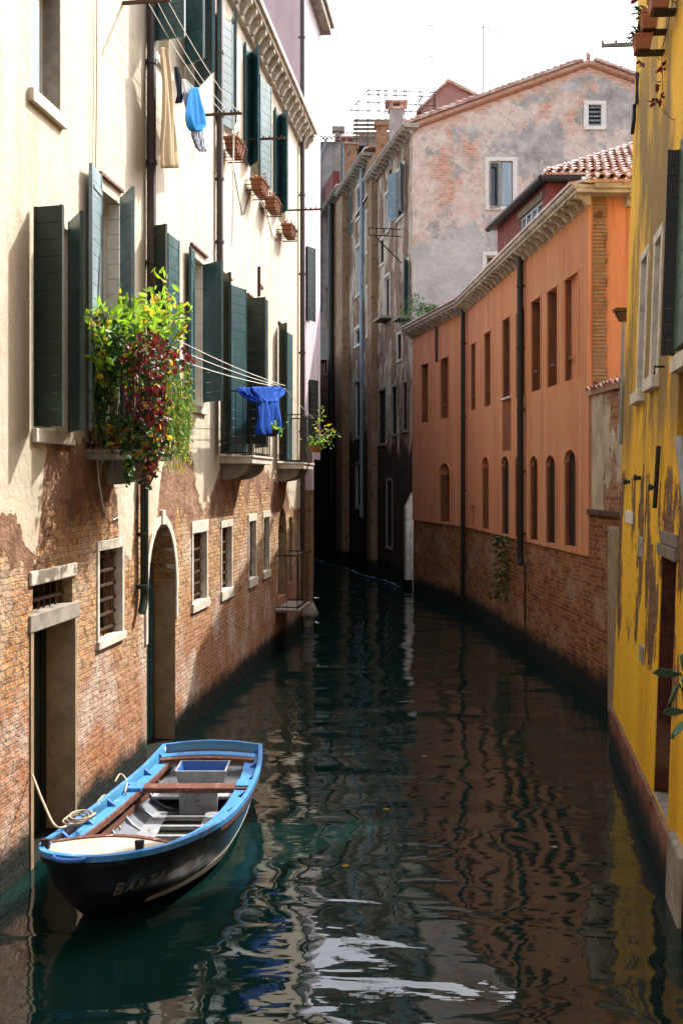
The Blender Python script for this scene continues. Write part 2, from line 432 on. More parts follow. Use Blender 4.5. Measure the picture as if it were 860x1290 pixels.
    hr = n.m('ADD', n.m('ADD', n.m('MULTIPLY', n.noise(P, 14, 5, .7), 1.0), n.m('MULTIPLY', nz, 1.6)), 1.2)
    hp = n.m('ADD', n.m('MULTIPLY', n.noise(P, 3.0, 7, .68, off=8), .8), 2.2)
    h = n.mixf(plaster, n.mixf(render, hb, hr), hp)
    return n.out(col, n.bump(h, 1.0, .042))

def brick_wall_mat(name, c1, c2, cm, bw=.24, rh=.075, patch=None, pale=.3, rough_amt=.6, wet=.35, plast=None, pcut=.55):
    n = NT(name, .88, .25); n.wallco(); P = n.P
    col, bf = n.brick(P, bw, rh, .011, c1, c2, cm, .03, 4)
    med = n.noise(P, 4, 5, .65, off=3); big = n.noise(P, .7, 5, .6, off=5)
    col = n.mix(n.m('MULTIPLY', n.sm(med, .52, .7), .8), col, [q*.25 for q in c1])
    col = n.mix(n.m('MULTIPLY', n.sm(big, .5, .68), pale), col, (.45,.33,.22))
    h = n.m('ADD', n.m('MULTIPLY', n.m('SUBTRACT', 1, bf), .8), n.m('MULTIPLY', med, 1.2))
    if plast is not None:
        m = n.sm(n.m('ADD', n.noise(P, .55, 6, .62, (1.3, .6, 1), 15), n.m('MULTIPLY', n.m('SUBTRACT', n.noise(P, 6, 4, .6), .5), .12)), pcut-.015, pcut+.015)
        pc = n.ramp(n.noise(P, 2, 6, .65, (1.6,.5,1), 19), [(.3, [q*.5 for q in plast]), (.5, plast), (.7, [min(q*1.3, .8) for q in plast])])
        col = n.mix(m, col, pc); h = n.mixf(m, h, n.m('ADD', 2, n.noise(P, 9, 4, .6)))
    if wet: col = algae(n, col, wet, .45)
    return n.out(col, n.bump(h, rough_amt, .02))

M['left_wall'] = left_wall_mat()
M['jamb'] = simple('tan_jamb_plaster', (.36,.26,.16), .85, .6, 3, .4, dirt=(.22,.15,.10))
M['brick_orange'] = brick_wall_mat('wet_orange_brick', (.13,.034,.010), (.34,.125,.038), (.27,.18,.11), .28, .095, pale=.4, rough_amt=1.0)
M['brick_dark'] = brick_wall_mat('sooty_brick', (.075,.034,.020), (.11,.055,.030), (.07,.05,.035), pale=.2)
M['brick_column'] = brick_wall_mat('ochre_brick', (.30,.135,.06), (.31,.20,.11), (.22,.17,.12), pale=.4, wet=.4, rough_amt=.9)
M['door_brick'] = brick_wall_mat('dark_red_doorway_brick', (.075,.016,.013), (.10,.026,.02), (.06,.03,.022), wet=.0)
M['brick_plinth'] = brick_wall_mat('red_plinth_brick', (.19,.055,.03), (.24,.08,.045), (.17,.10,.07), wet=.12)

def orange_mat():
    n = NT('orange_facade_paint', .8, .25); n.wallco(); P = n.P
    st = n.noise(P, 1.0, 5, .6, (3.0, .14, 1), 3); b = n.noise(P, .5, 5, .6, off=6)
    c = n.ramp(st, [(.3, (.50,.20,.085)), (.5, (.56,.24,.112)), (.7, (.60,.28,.15))])
    c = n.mix(n.m('MULTIPLY', n.sm(b, .5, .75), .45), c, (.55,.27,.16))
    c = n.mix(n.m('MULTIPLY', n.sm(n.noise(P, 2.0, 5, .6, (4, .12, 1), 12), .53, .70), .65), c, (.27,.085,.04))
    c = n.mix(n.m('MULTIPLY', n.sm(n.u, 7.0, -1.0), .25), c, (.50,.16,.10))
    c = n.mix(n.m('MULTIPLY', n.sm(n.noise(P, .9, 7, .7, (1.2,.8,1), 41), .56, .66), .4), c, (.52,.30,.19))
    return n.out(c, n.bump(n.m('ADD', n.noise(P, 18, 5, .65), n.noise(P, 2.5, 5, .6)), .3, .015))
M['orange'] = orange_mat()
M['orange_niche'] = simple('orange_brown_niche', (.24,.085,.034), .85, .5, 2.5, .2, stretch=(2,2,.4))
M['orange_jamb'] = simple('shaded_brown_jamb', (.20,.075,.032), .85, .6, 3, .2, stretch=(2,2,.5))  # niche shade put into the jamb colour, browner than the facade
M['niche_dark'] = simple('dark_niche_shade', (.030,.014,.010), .9, .7, 3, .3)  # near-black colour stands for shade inside the deeper recesses
M['red_wall'] = simple('dark_red_attic_plaster', (.20,.050,.042), .8, .6, 1.4, .2, stretch=(3,3,.3), dirt=(.26,.09,.07))
M['cornice'] = simple('pale_cornice_stone', (.50,.44,.36), .8, .6, 3, .3, dirt=(.22,.18,.14))

def yellow_mat():
    n = NT('yellow_flaking_plaster', .8, .25); n.wallco(); P = n.P
    st = n.noise(P, 1.0, 5, .6, (1.1, .16, 1), 2)
    c = n.ramp(st, [(.3, (.56,.29,.012)), (.5, (.77,.43,.012)), (.7, (.80,.49,.03))])
    gs = n.m('MULTIPLY', n.sm(n.noise(P, .85, 7, .66, (1.15, .34, 1), 31), .42, .56), n.m('MULTIPLY', n.sm(n.v, 4.2, 5.6), n.sm(n.v, 12.5, 10)))
    c = n.mix(n.m('MULTIPLY', gs, .85), c, (.135,.095,.04))
    fine = n.noise(P, 7, 5, .65, off=5); f2 = n.noise(P, 18, 4, .7, off=6)
    zone = n.m('MULTIPLY', n.sm(n.v, 1.3, 2.3), n.sm(n.v, 5.2, 4.4))
    dm = n.m('ADD', n.noise(P, 1.0, 7, .68, (1.35, .42, 1), 7), n.m('MULTIPLY', n.m('SUBTRACT', fine, .5), .16))
    dm = n.m('ADD', dm, n.m('MULTIPLY', n.m('SUBTRACT', zone, 1), .25))
    dmg = n.sm(dm, .495, .51)
    dc = n.ramp(n.m('ADD', n.m('MULTIPLY', fine, .6), n.m('MULTIPLY', f2, .4)), [(.34, (.025,.013,.008)), (.5, (.14,.068,.03)), (.66, (.30,.19,.10))])
    c = n.mix(dmg, c, dc)
    dots = n.sm(n.noise(P, 13, 4, .7, (1.4,.7,1), 14), .66, .70)
    c = n.mix(n.m('MULTIPLY', dots, .7), c, (.16,.08,.03))
    h = n.m('ADD', n.mixf(dmg, 1.0, 0.0), n.m('ADD', n.m('MULTIPLY', fine, .3), n.m('MULTIPLY', f2, .3)))
    c = n.mix(n.m('MULTIPLY', n.sm(f2, .52, .66), .35), c, (.30,.15,.02))
    return n.out(c, n.bump(h, .9, .03))
M['yellow'] = yellow_mat()

def gable_mat():
    n = NT('patchy_grey_pink_gable', .9, .2); n.wallco(); P = n.P
    bc, bf = n.brick(P, .3, .11, .014, (.50,.23,.14), (.60,.37,.26), (.55,.43,.34), .05, 3)
    a = n.noise(P, .42, 7, .66, off=2, dist=.3); b = n.noise(P, .55, 7, .68, off=9, dist=.4); f = n.noise(P, 3, 5, .6)
    pink = n.ramp(f, [(.3, (.52,.40,.32)), (.5, (.63,.51,.425)), (.7, (.70,.61,.53))])
    c = n.mix(n.m('MULTIPLY', n.sm(a, .58, .47), .9), bc, pink)
    m2 = n.noise(P, 1.5, 6, .7, off=23)
    gz = n.m('ADD', n.m('ADD', b, n.m('MULTIPLY', n.m('SUBTRACT', m2, .5), .30)), n.m('ADD', n.lin(n.u, 0, 9, -.09, .06), n.m('MULTIPLY', n.m('SUBTRACT', f, .5), .10)))
    grey = n.ramp(n.noise(P, 1.6, 7, .7, off=4), [(.3, (.20,.19,.175)), (.5, (.36,.34,.31)), (.7, (.55,.51,.46))])
    c = n.mix(n.m('MULTIPLY', n.sm(gz, .465, .53), .92), c, grey)
    c = n.mix(n.m('MULTIPLY', n.sm(m2, .60, .70), .5), c, (.30,.27,.24))
    # large smooth grey repair, low at the left
    rz = n.profile([(-1, 14.5), (0, 14.4), (1.2, 14.5), (2.6, 15.3), (3.0, 14.6), (3.2, 13.5), (3.6, 10), (20, 9.5)], -1, 20, 20)
    rz = n.m('SUBTRACT', n.m('ADD', n.v, n.m('MULTIPLY', n.m('SUBTRACT', m2, .5), 1.1)), rz)
    rep = n.ramp(n.noise(P, .8, 6, .65, off=14), [(.3, (.36,.34,.30)), (.55, (.52,.49,.44)), (.75, (.60,.55,.46))])
    c = n.mix(n.sm(rz, .05, -.05), c, rep)
    # bare brick below the verge
    t = n.m('SUBTRACT', n.v, n.m('SUBTRACT', 21.55, n.m('MULTIPLY', n.m('ABSOLUTE', n.m('SUBTRACT', n.u, 7.3)), .35)))
    c = n.mix(n.sm(n.m('ADD', t, n.m('MULTIPLY', n.m('SUBTRACT', b, .5), 2)), -.15, .05), c, bc)
    g8 = n.noise(P, 7, 5, .75, off=51); c = n.mix(n.m('MULTIPLY', n.sm(g8, .50, .68), .45), c, n.mix(.7, c, (.12,.10,.085)))
    return n.out(c, n.bump(n.m('ADD', a, n.m('MULTIPLY', g8, .6)), .6, .05))
M['gable'] = gable_mat()
def row_mat(name, c1, c2, cm, plast, pcut, base):
    n = NT(name, .9, .2); n.wallco(); P = n.P
    col, bf = n.brick(P, .26, .085, .013, c1, c2, cm, .05, 4)
    med = n.noise(P, 3, 6, .68, off=3); big = n.noise(P, .8, 6, .65, (1.2,.5,1), 5)
    col = n.mix(n.m('MULTIPLY', n.sm(med, .5, .66), .8), col, [q*.2 for q in c1])
    m = n.sm(n.m('ADD', n.noise(P, .7, 7, .68, (1.5, .5, 1), 15), n.m('MULTIPLY', n.m('SUBTRACT', med, .5), .16)), pcut-.02, pcut+.02)
    pc = n.ramp(n.noise(P, 1.7, 7, .7, (2.0,.35,1), 19), [(.30, [q*.35 for q in plast]), (.48, plast), (.68, [min(q*1.35, .8) for q in plast])])
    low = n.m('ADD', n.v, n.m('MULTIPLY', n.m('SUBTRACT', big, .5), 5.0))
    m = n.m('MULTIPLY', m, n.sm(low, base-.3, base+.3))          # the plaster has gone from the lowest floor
    col = n.mix(n.sm(low, base+.5, base-.5), col, n.mix(.82, col, (.016,.008,.006)))  # canal shade painted into the brick low down, nearly black
    col = n.mix(m, col, pc); h = n.mixf(m, n.m('ADD', n.m('SUBTRACT', 1, bf), n.m('MULTIPLY', med, 1.2)), n.m('ADD', 2, n.m('MULTIPLY', med, .8)))
    col = algae(n, col, .5, .5)
    return n.out(col, n.bump(h, .9, .03))
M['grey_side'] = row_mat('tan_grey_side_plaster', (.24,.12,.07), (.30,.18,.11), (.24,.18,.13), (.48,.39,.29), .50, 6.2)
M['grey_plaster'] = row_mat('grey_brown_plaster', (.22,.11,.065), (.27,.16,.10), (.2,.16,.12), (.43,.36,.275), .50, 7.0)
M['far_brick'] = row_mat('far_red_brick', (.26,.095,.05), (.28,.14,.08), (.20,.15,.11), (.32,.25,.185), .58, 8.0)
def lav_mat():
    n = NT('lavender_plaster', .85, .2); n.wallco(); P = n.P
    st = n.noise(P, .9, 6, .62, (2.2, .3, 1), 3)
    c = n.ramp(st, [(.3, (.38,.31,.35)), (.5, (.46,.39,.42)), (.7, (.53,.46,.48))])
    return n.out(c, n.bump(n.noise(P, 10, 4, .6), .15, .01))
M['lavender'] = lav_mat()

# ------------------------------------------------------------------ shared part builders
def solve_leaf(F, hx, ex, w, yoff=.045, zref=None):
    uh = F.uv(hx, 600, yoff)[0]; best = None
    for k in range(0, 361):
        th = math.pi*k/360
        x = F.px((uh + w*math.cos(th), -(yoff + w*math.sin(th)), CAMH))[0]
        e = abs(x - ex)
        if best is None or e < best[0] - 1e-6: best = (e, th)
    return uh, best[1]

def shutter(F, win, hx, ex, yt, yb, w=.5, mat='shutter', yoff=.045, plank=.19):
    uh, th = solve_leaf(F, hx, ex, w, yoff)
    vt = F.uv(hx, yt)[1]; vb = F.uv(hx, yb)[1]
    return shutter_uv(F, win, uh, th, vt, vb, w, mat, yoff, plank)

def shutter_uv(F, win, uh, th, vt, vb, w, mat, yoff=.045, plank=.19):
    mb = MB(); T = Matrix.Translation((uh, -yoff, 0)) @ Matrix.Rotation(-th, 4, 'Z'); mb.T = T
    n = max(2, round((vt-vb)/plank)); h = (vt-vb)/n
    for i in range(n):
        j = random.uniform(-.0025, .0025)
        mb.box(0.004, w-.004, -.018+j, .018+j, vb + i*h + .004, vb + (i+1)*h - .004)
    mb.box(0, .035, -.024, .024, vb, vt); mb.box(w-.035, w, -.024, .024, vb, vt)
    for q in (vb+.25, vt-.3): mb.box(0, w*.85, .022, .030, q, q+.05)
    return mb.build('shutter', M[mat], win, F.M)

def make_window(F, house, o, frame=None, pane='glass', sill=None, bars=0, depth=None, muntin=True, fw=.06):
    """window part: timber frame in the recess, its pane, optional stone sill and iron grating"""
    d = o['d'] if depth is None else depth
    mb = MB(); ring(mb, o, fw, d-.07, d-.02)
    if muntin:
        c = (o['u0']+o['u1'])/2; mb.box(c-.03, c+.03, d-.068, d-.024, o['v0']+fw, o['v1']-fw)
    win = mb.build('window', M[frame or 'dark_wood'], house, F.M)
    mb = MB(); panel(mb, o, d-.015); mb.build('pane', M[pane], win, F.M)
    if sill:
        mb = MB(); ex, hgt, out = sill
        mb.box(o['u0']-ex, o['u1']+ex, -out, d*.6, o['v0']-hgt, o['v0']+.003); mb.build('sill', M['stone'], win, F.M, bevel=.008)
    if bars: grating(F, win, o, bars, d*.45)
    return win

def grating(F, win, o, bars, y):
    nv, nh = bars; mb = MB()
    for i in range(nv):
        u = o['u0'] + (i+.5)/nv*(o['u1']-o['u0']); mb.tube([(u, y, o['v0']), (u, y, o['v1'])], .011, 6)
    for i in range(nh):
        v = o['v0'] + (i+.5)/nh*(o['v1']-o['v0']); mb.box(o['u0'], o['u1'], y-.016, y+.016, v-.018, v+.018)
    mb.build('grating', M['rust'], win, F.M)

def surround(F, win, o, w, out=.02, top=.0, bottom=.0, ex=.0, mat='stone', name='surround', inset=.12):
    mb = MB()
    mb.box(o['u0']-w, o['u0']+.004, -out, inset, o['v0'], o['v1']); mb.box(o['u1']-.004, o['u1']+w, -out, inset, o['v0'], o['v1'])
    if top: mb.box(o['u0']-w-ex, o['u1']+w+ex, -out-.006, inset, o['v1']-.004, o['v1']+top)
    if bottom: mb.box(o['u0']-w-ex, o['u1']+w+ex, -out-.03, inset, o['v0']-bottom, o['v0']+.004)
    return mb.build(name, M[mat], win, F.M, bevel=.007)

def pipe(F, house, pts, r, mat, clips=0, name='drainpipe', out=.09):
    mb = MB(); P = [(u, -out, v) for u, v in pts]
    mb.tube(P, r, 10)
    for i in range(clips):
        v = P[0][2] + (P[-1][2]-P[0][2])*(i+.5)/clips; u = P[0][0] + (P[-1][0]-P[0][0])*(i+.5)/clips
        mb.lathe([(r*1.25, v-.03), (r*1.25, v+.03)], u, -out, 10)
        mb.box(u-.015, u+.015, -out, .02, v-.015, v+.015)
    return mb.build(name, M[mat], house, F.M, smooth=False)

def leaves(mb, pts, size, nmat=1, mats=None, droop=.3, aspect=.5, spread=None):
    """folded leaf blades at the given points"""
    for p in pts:
        p = Vector(p); s = size*random.uniform(.6, 1.25)
        s *= random.choice((.6, .85, 1, 1, 1.1)); d = Vector((random.uniform(-1,1), random.uniform(-1,1), random.uniform(-1,.7)-droop)).normalized()
        if spread is not None: d = (d + spread).normalized()
        a = d.cross(Vector((random.uniform(-1,1), random.uniform(-1,1), random.uniform(-1,1)))).normalized(); nn = d.cross(a)
        wdt = s*aspect/2
        q = [p, p + d*s*.3 + a*wdt + nn*s*.06, p + d*s*.72 + a*wdt*.75 + nn*s*.05, p + d*s - nn*s*.1,
             p + d*s*.72 - a*wdt*.75 + nn*s*.05, p + d*s*.3 - a*wdt + nn*s*.06, p + d*s*.36 - nn*s*.02, p + d*s*.72 - nn*s*.04]
        mb.mi = mats[random.randrange(len(mats))] if mats else 0
        mb.faces(q, [(0,1,6), (1,2,7,6), (2,3,7), (3,4,7), (4,5,6,7), (5,0,6)])

def tiles(mb, o, ax, up, n, rows, w=.19, l=.36, r=.085):
    """barrel tiles: o corner of the eave, ax along the eave, up the slope (unit vectors)"""
    o = Vector(o); ax = Vector(ax).normalized(); up = Vector(up).normalized(); nn = ax.cross(up).normalized()
    if nn.z < 0: nn = -nn
    K = 6
    for j in range(rows):
        for i in range(n):
            c = o + ax*(w*(i+.5) + random.uniform(-.012,.012)) + up*(j*l*.8 + random.uniform(-.025,.025)) + nn*(.02 + random.uniform(0,.012))
            rings = []
            for t, rr, lift in ((0, r*1.08, .022), (1, r*.86, -.012)):
                ro = [c + up*(l*t) + nn*lift + ax*(rr*math.cos(math.pi*k/K)) + nn*(rr*math.sin(math.pi*k/K)) for k in range(K+1)]
                ri = [c + up*(l*t) + nn*lift + ax*((rr-.016)*math.cos(math.pi*k/K)) + nn*((rr-.016)*math.sin(math.pi*k/K)) for k in range(K, -1, -1)]
                rings.append(ro + ri)
            mb.loft(rings)
    # channel bed under the tiles
    a, b = o - ax*.02, o + ax*(w*n+.02); t = up*(rows*l*.8+.1)
    mb.hexa([a - nn*.05, b - nn*.05, b + t - nn*.05, a + t - nn*.05], [a + nn*.02, b + nn*.02, b + t + nn*.02, a + t + nn*.02])
#PART2
# ================================================================== LEFT: cream house
cream = thing('house', 'tall cream house with teal shutters and bare brick ground floor on the left', 'house', L.M)
uEnd = L.len
gate = L.op(41, 94, 797, 1093, .42)          # water door, near
gate['v0'] = .02
trans = L.op(41.5, 91.5, 738, 782, .3)
gw = [L.op(124.5, 153.5, 694, 808, .32), L.op(243, 260, 672, 761, .3), L.op(279, 291.5, 665, 745, .3),
      L.op(313.5, 322, 657, 730, .3), L.op(331.5, 339, 652, 721, .3)]
archd = L.op(185, 221, 662, 935, .42); archd['v0'] = .02; archd['rise'] = (archd['u1']-archd['u0'])*.72
arch2 = L.op(350.5, 361, 640, 755, .4); arch2['rise'] = (arch2['u1']-arch2['u0'])*.6
nar = L.op(364, 368.5, 652, 735, .25)
wt = [L.op(38, 76.5, -60, 112, .30), L.op(190, 213, -40, 60, .25), L.op(232, 246, -40, 105, .25), L.op(279.5, 293, 28, 160, .25),
      L.op(315, 327, 75, 225, .25), L.op(350, 359.5, 150, 276, .25)]
for o in wt: pass
w1 = [L.op(43, 88, 263, 540, .25), L.op(127.5, 152.5, 238, 556, .27), L.op(188, 211, 290, 545, .25), L.op(244, 257.5, 323, 510, .27),
      L.op(279, 290, 345, 572, .25), L.op(309, 322, 370, 500, .25), L.op(353, 361, 408, 580, .25)]
lop = [gate, trans] + gw + [archd, arch2, nar] + wt + w1
vTop = L.uv(345, 60)[1] + .1
house_wall('wall', L, cream, M['left_wall'], -24, uEnd, -1.0, 15.25, lop, 7)  # runs on unseen behind the camera, lengthened to cut low sky light

# doors and ground floor windows
mb = MB(); panel(mb, gate, .38, .02, .05)
for k in range(6):
    u = gate['u0'] + (k+.5)/6*(gate['u1']-gate['u0']); mb.box(u-.075, u+.075, .365, .38, .1, gate['v1']-.1)
dr = mb.build('door', M['shutter_green'], cream, L.M)
mb = MB()                                    # battered stone lintels and jambs
mb.box(gate['u0']-.1, gate['u1']+.12, -.03, .3, gate['v1'], gate['v1']+.21); mb.build('lintel', M['stone_dark'], dr, L.M, bevel=.015)
mb = MB()
mb.box(gate['u0']-.07, gate['u0']+.005, -.018, .41, 0, gate['v1']-.004); mb.build('jamb', M['jamb'], dr, L.M)
mb = MB(); mb.box(gate['u1']-.01, gate['u1']+.05, -.018, .375, 0, gate['v1']-.004); mb.build('jamb', M['jamb'], dr, L.M)
tw = make_window(L, cream, trans, pane='dark', muntin=False)
mb = MB(); mb.box(trans['u0']-.1, trans['u1']+.10, -.035, .28, trans['v1'], trans['v1']+.17); mb.build('lintel', M['stone'], tw, L.M, bevel=.018)
grating(L, tw, trans, (7, 1), .12)
for i, o in enumerate(gw):
    wn = make_window(L, cream, o, pane='dark', muntin=False)
    grating(L, wn, o, (3, 6), .10)
    surround(L, wn, o, (.07, .09, .07, .07, .07)[i], .018, (.13, .22, .14, .16, .16)[i], (.11, .16, .2, .2, .17)[i], .02)
# arched water gate with white stone surround
mb = MB(); panel(mb, archd, .38, 0, .04)
for k in range(5):
    u = archd['u0'] + (k+.5)/5*(archd['u1']-archd['u0']); mb.box(u-.09, u+.09, .362, .38, .1, archd['v1']-archd['rise'])
ad = mb.build('door', M['shutter'], cream, L.M)
mb = MB(); P = arch_pts(archd, 14); cxa = (archd['u0']+archd['u1'])/2
for k in range(14):
    a, b = P[k], P[k+1]; z0 = archd['v1']-archd['rise']
    f = 1.17
    A = (cxa + (a[0]-cxa)*f, z0 + (a[1]-z0)*1.12); B = (cxa + (b[0]-cxa)*f, z0 + (b[1]-z0)*1.12)
    mb.hexa([(a[0],-.03,a[1]),(b[0],-.03,b[1]),(b[0],.14,b[1]),(a[0],.14,a[1])], [(A[0],-.03,A[1]),(B[0],-.03,B[1]),(B[0],.14,B[1]),(A[0],.14,A[1])])
mb.box(archd['u0']-.10, archd['u0'], -.028, .14, z0-.75, z0-.003); mb.box(archd['u1'], archd['u1']+.10, -.028, .14, z0-.55, z0-.003)
mb.box(cxa-.09, cxa+.07, -.05, .1, archd['v1']-.02, archd['v1']+.22)
mb.build('arch_surround', M['stone'], ad, L.M, bevel=.006)
mb = MB(); mb.box(archd['u1']-.012, archd['u1']+.02, .01, .36, 0, z0-.02); mb.build('jamb', M['jamb'], ad, L.M)
mb = MB(); panel(mb, arch2, .3, 0, .04); ad2 = mb.build('door', M['dark_wood'], cream, L.M)
mb = MB(); mb.box(arch2['u1']-.012, arch2['u1']+.015, .01, .29, arch2['v0'], arch2['v1']-arch2['rise']); mb.build('jamb', M['jamb'], ad2, L.M)
make_window(L, cream, nar, pane='dark', muntin=False)
# small iron balcony beside the far arched door
def balcony(F, house, ua, ub, e, vs, th, hr, bars=.12, corbels=(), rail=True, mat='stone'):
    mb = MB(); mb.box(ua, ub, -e, .05, vs-th, vs); mb.box(ua-.03, ub+.03, -e-.03, .05, vs-.04, vs+.004)
    b = mb.build('balcony', M[mat], house, F.M, bevel=.01)
    for c in corbels:
        mb = MB(); out = [(.05, vs-th)] + [(-e*.8*math.cos(t), vs-th-.34*math.sin(t)) for t in [math.pi/2*k/8 for k in range(9)]] + [(.05, vs-th-.34)]
        mb.prismx(out, c-.11, c+.11); mb.build('corbel', M['stone_dark'], b, F.M)
    if rail:
        mb = MB(); r = .009; t = vs+hr
        for q in (vs+.06, t):
            mb.box(ua+.02, ub-.02, -e+.03, -e+.06, q-.015, q+.015); mb.box(ua+.02, ua+.05, -e+.06, 0, q-.015, q+.015); mb.box(ub-.05, ub-.02, -e+.06, 0, q-.015, q+.015)
        n = max(2, round((ub-ua)/bars))
        for i in range(n+1):
            u = ua+.035 + i/n*(ub-ua-.07); mb.tube([(u, -e+.045, vs), (u, -e+.045, t)], r*1.5 if i in (0, n) else r, 6)
        n = max(2, round(e/bars))
        for i in range(1, n):
            y = -e + .045 + i/n*(e-.05)
            for u in (ua+.035, ub-.035): mb.tube([(u, y, vs), (u, y, t)], r, 6)
        mb.build('railing', M['iron'], b, F.M)
    return b
def yq(F, xw, y, out=0): return F.uv(xw, y, out)[1]
u0, _ = L.uv(347, 700); u1, _ = L.uv(362, 700)
vb = L.uv(347, 768)[1]; vt = L.uv(347, 700)[1]
b = balcony(L, cream, u0, u1+.1, .62, vb, .08, vt-vb, .30, mat='stone_dark')
# planted balcony
u0, _ = L.uv(109, 570); u1, _ = L.uv(146, 570); vs = L.uv(109, 563, .4)[1]
PB = (u0, u1, .84, vs)
balcony(L, cream, u0, u1, .84, vs, .13, 1.12, .085, (u1-.2,), mat='stone_dark')
u0, _ = L.uv(277, 575); u1, _ = L.uv(305, 575); vs = L.uv(277, 574)[1]
B2 = (u0, u1, .68, vs)
balcony(L, cream, u0, u1, .68, vs, .16, 1.32, .17, (u0+.3, u1-.25))
u0, _ = L.uv(349, 582); u1, _ = L.uv(363, 582); vs = L.uv(349, 583)[1]
B3 = (u0, u1, .72, vs)
balcony(L, cream, u0, u1, .72, vs, .16, 1.28, .16, (u0+.3, u1-.25))

# upper windows with shutters
W = []
for i, o in enumerate(wt):
    W.append(make_window(L, cream, o, frame='white_wood', pane='glass'))
ws = W[0]
mb = MB(); mb.box(wt[0]['u0']+.02, wt[0]['u0']+.62, .16, .20, wt[0]['v0'], wt[0]['v1']); mb.build('shutter', M['shutter_pale'], ws, L.M)
mb = MB(); mb.box(wt[0]['u1']-.012, wt[0]['u1']+.01, .01, .22, wt[0]['v0'], wt[0]['v1']); mb.build('jamb', M['stone_dark'], ws, L.M)
mb = MB(); mb.box(wt[0]['u0']-.05, wt[0]['u1']+.06, -.07, .2, wt[0]['v0']-.15, wt[0]['v0']+.003); mb.build('sill', M['stone'], ws, L.M, bevel=.01)
shutter(L, W[1], 190, 233, -40, 58, .60)
mb = MB(); mb.box(wt[1]['u0']-.05, wt[1]['u1']+.1, -.06, .2, wt[1]['v0']-.13, wt[1]['v0']+.003); mb.build('sill', M['stone'], W[1], L.M, bevel=.01)
shutter(L, W[2], 234, 257, -40, 88, .5)
shutter(L, W[2], 247, 269, -40, 118, .95)
shutter(L, W[3], 279, 293, 26, 160, .42); shutter(L, W[3], 293, 297, 30, 168, .5)
shutter(L, W[3], 279.5, 275.5, 26, 160, .42)
shutter(L, W[4], 315, 309, 70, 214, .52); shutter(L, W[4], 315.5, 326, 72, 214, .5); shutter(L, W[4], 327, 335, 98, 226, .62); shutter(L, W[4], 328, 341.5, 104, 232, .55)
shutter(L, W[5], 351, 346.5, 148, 272, .52); shutter(L, W[5], 351.5, 362, 150, 274, .5)
V = []
for i, o in enumerate(w1):
    V.append(make_window(L, cream, o, frame='white_wood', pane='curtain' if i in (1, 3) else 'glass'))
def inner_leaf(win, o, v0=None):
    mb = MB(); n = max(3, round((o['v1']-o['v0'])/.22)); h = (o['v1']-o['v0'])/n
    for k in range(n): mb.box(o['u1']-.03, o['u1']-.008, .012, o['d']-.075, o['v0']+k*h+.004, o['v0']+(k+1)*h-.004)
    mb.build('inner_shutter', M['white_wood'], win, L.M)
inner_leaf(V[1], w1[1]); inner_leaf(V[3], w1[3])
for i, (e, h) in ((0, (.05, .16)), (3, (.06, .14))):
    o = w1[i]; mb = MB(); mb.box(o['u0']-e, o['u1']+e, -.06, .2, o['v0']-h, o['v0']+.003); mb.build('sill', M['stone'], V[i], L.M, bevel=.01)
shutter(L, V[0], 44, 80, 264, 538, .37, 'shutter_green'); shutter(L, V[0], 88, 103.5, 283, 545, .62)
shutter(L, V[1], 127, 114.5, 224, 545, .52, 'shutter_pale'); shutter(L, V[1], 153, 168, 252, 552, .62, 'shutter_pale')
shutter(L, V[2], 188, 210, 288, 545, .34, 'shutter_green'); shutter(L, V[2], 211, 225, 296, 548, .6)
shutter(L, V[3], 244, 239.5, 320, 505, .42); shutter(L, V[3], 257, 280, 336, 508, .58)
shutter(L, V[4], 279, 290, 350, 570, .45, 'shutter_green'); shutter(L, V[4], 290.5, 309.5, 361, 572, .6)
shutter(L, V[5], 309.5, 334.5, 378, 560, .50, 'shutter_green'); shutter(L, V[5], 322, 336.5, 388, 565, .9, 'shutter_pale')
shutter(L, V[6], 352, 360.5, 411, 580, .45, 'shutter_green'); shutter(L, V[6], 361, 367.5, 420, 582, .62)
# hooked iron rods above the first floor shutters
for xa, ya, xb, yb in ((239.5, 308, 260, 323), (279, 342, 291, 354), (311, 370, 318, 376), (350, 405, 356, 411), (124, 219, 153, 240)):
    mb = MB(); a = L.uv(xa, ya); b = L.uv(xb, yb)
    mb.box(a[0], b[0], -.05, .01, (a[1]+b[1])/2-.02, (a[1]+b[1])/2+.02); mb.build('drip_mould', M['brown_wood'], cream, L.M)
# cornice with brackets, gutter board and roof
vc = 15.0
mb = MB(); mb.box(-24, uEnd+.1, -.40, .3, vc+.0, vc+.14); mb.box(-24, uEnd+.12, -.48, -.34, vc+.10, vc+.26); mb.box(-24, uEnd+.05, -.12, .2, vc-.36, vc-.003)
cor = mb.build('cornice', M['cornice'], cream, L.M, bevel=.02)
ku = 8.5
while ku < uEnd:
    mb = MB(); mb.prismx([(-.121, vc-.34), (-.121, vc-.004), (-.38, vc-.004), (-.37, vc-.10), (-.28, vc-.17), (-.19, vc-.33)], ku-.07, ku+.07)
    mb.build('bracket', M['cornice'], cor, L.M); ku += .52
mb = MB(); mb.hexa([(-24,-.3,15.27),(uEnd,-.3,15.27),(uEnd,7,17.3),(-24,7,17.3)], [(-24,-.3,15.35),(uEnd,-.3,15.35),(uEnd,7,17.4),(-24,7,17.4)])
mb.build('roof', M['tile'], cream, L.M)
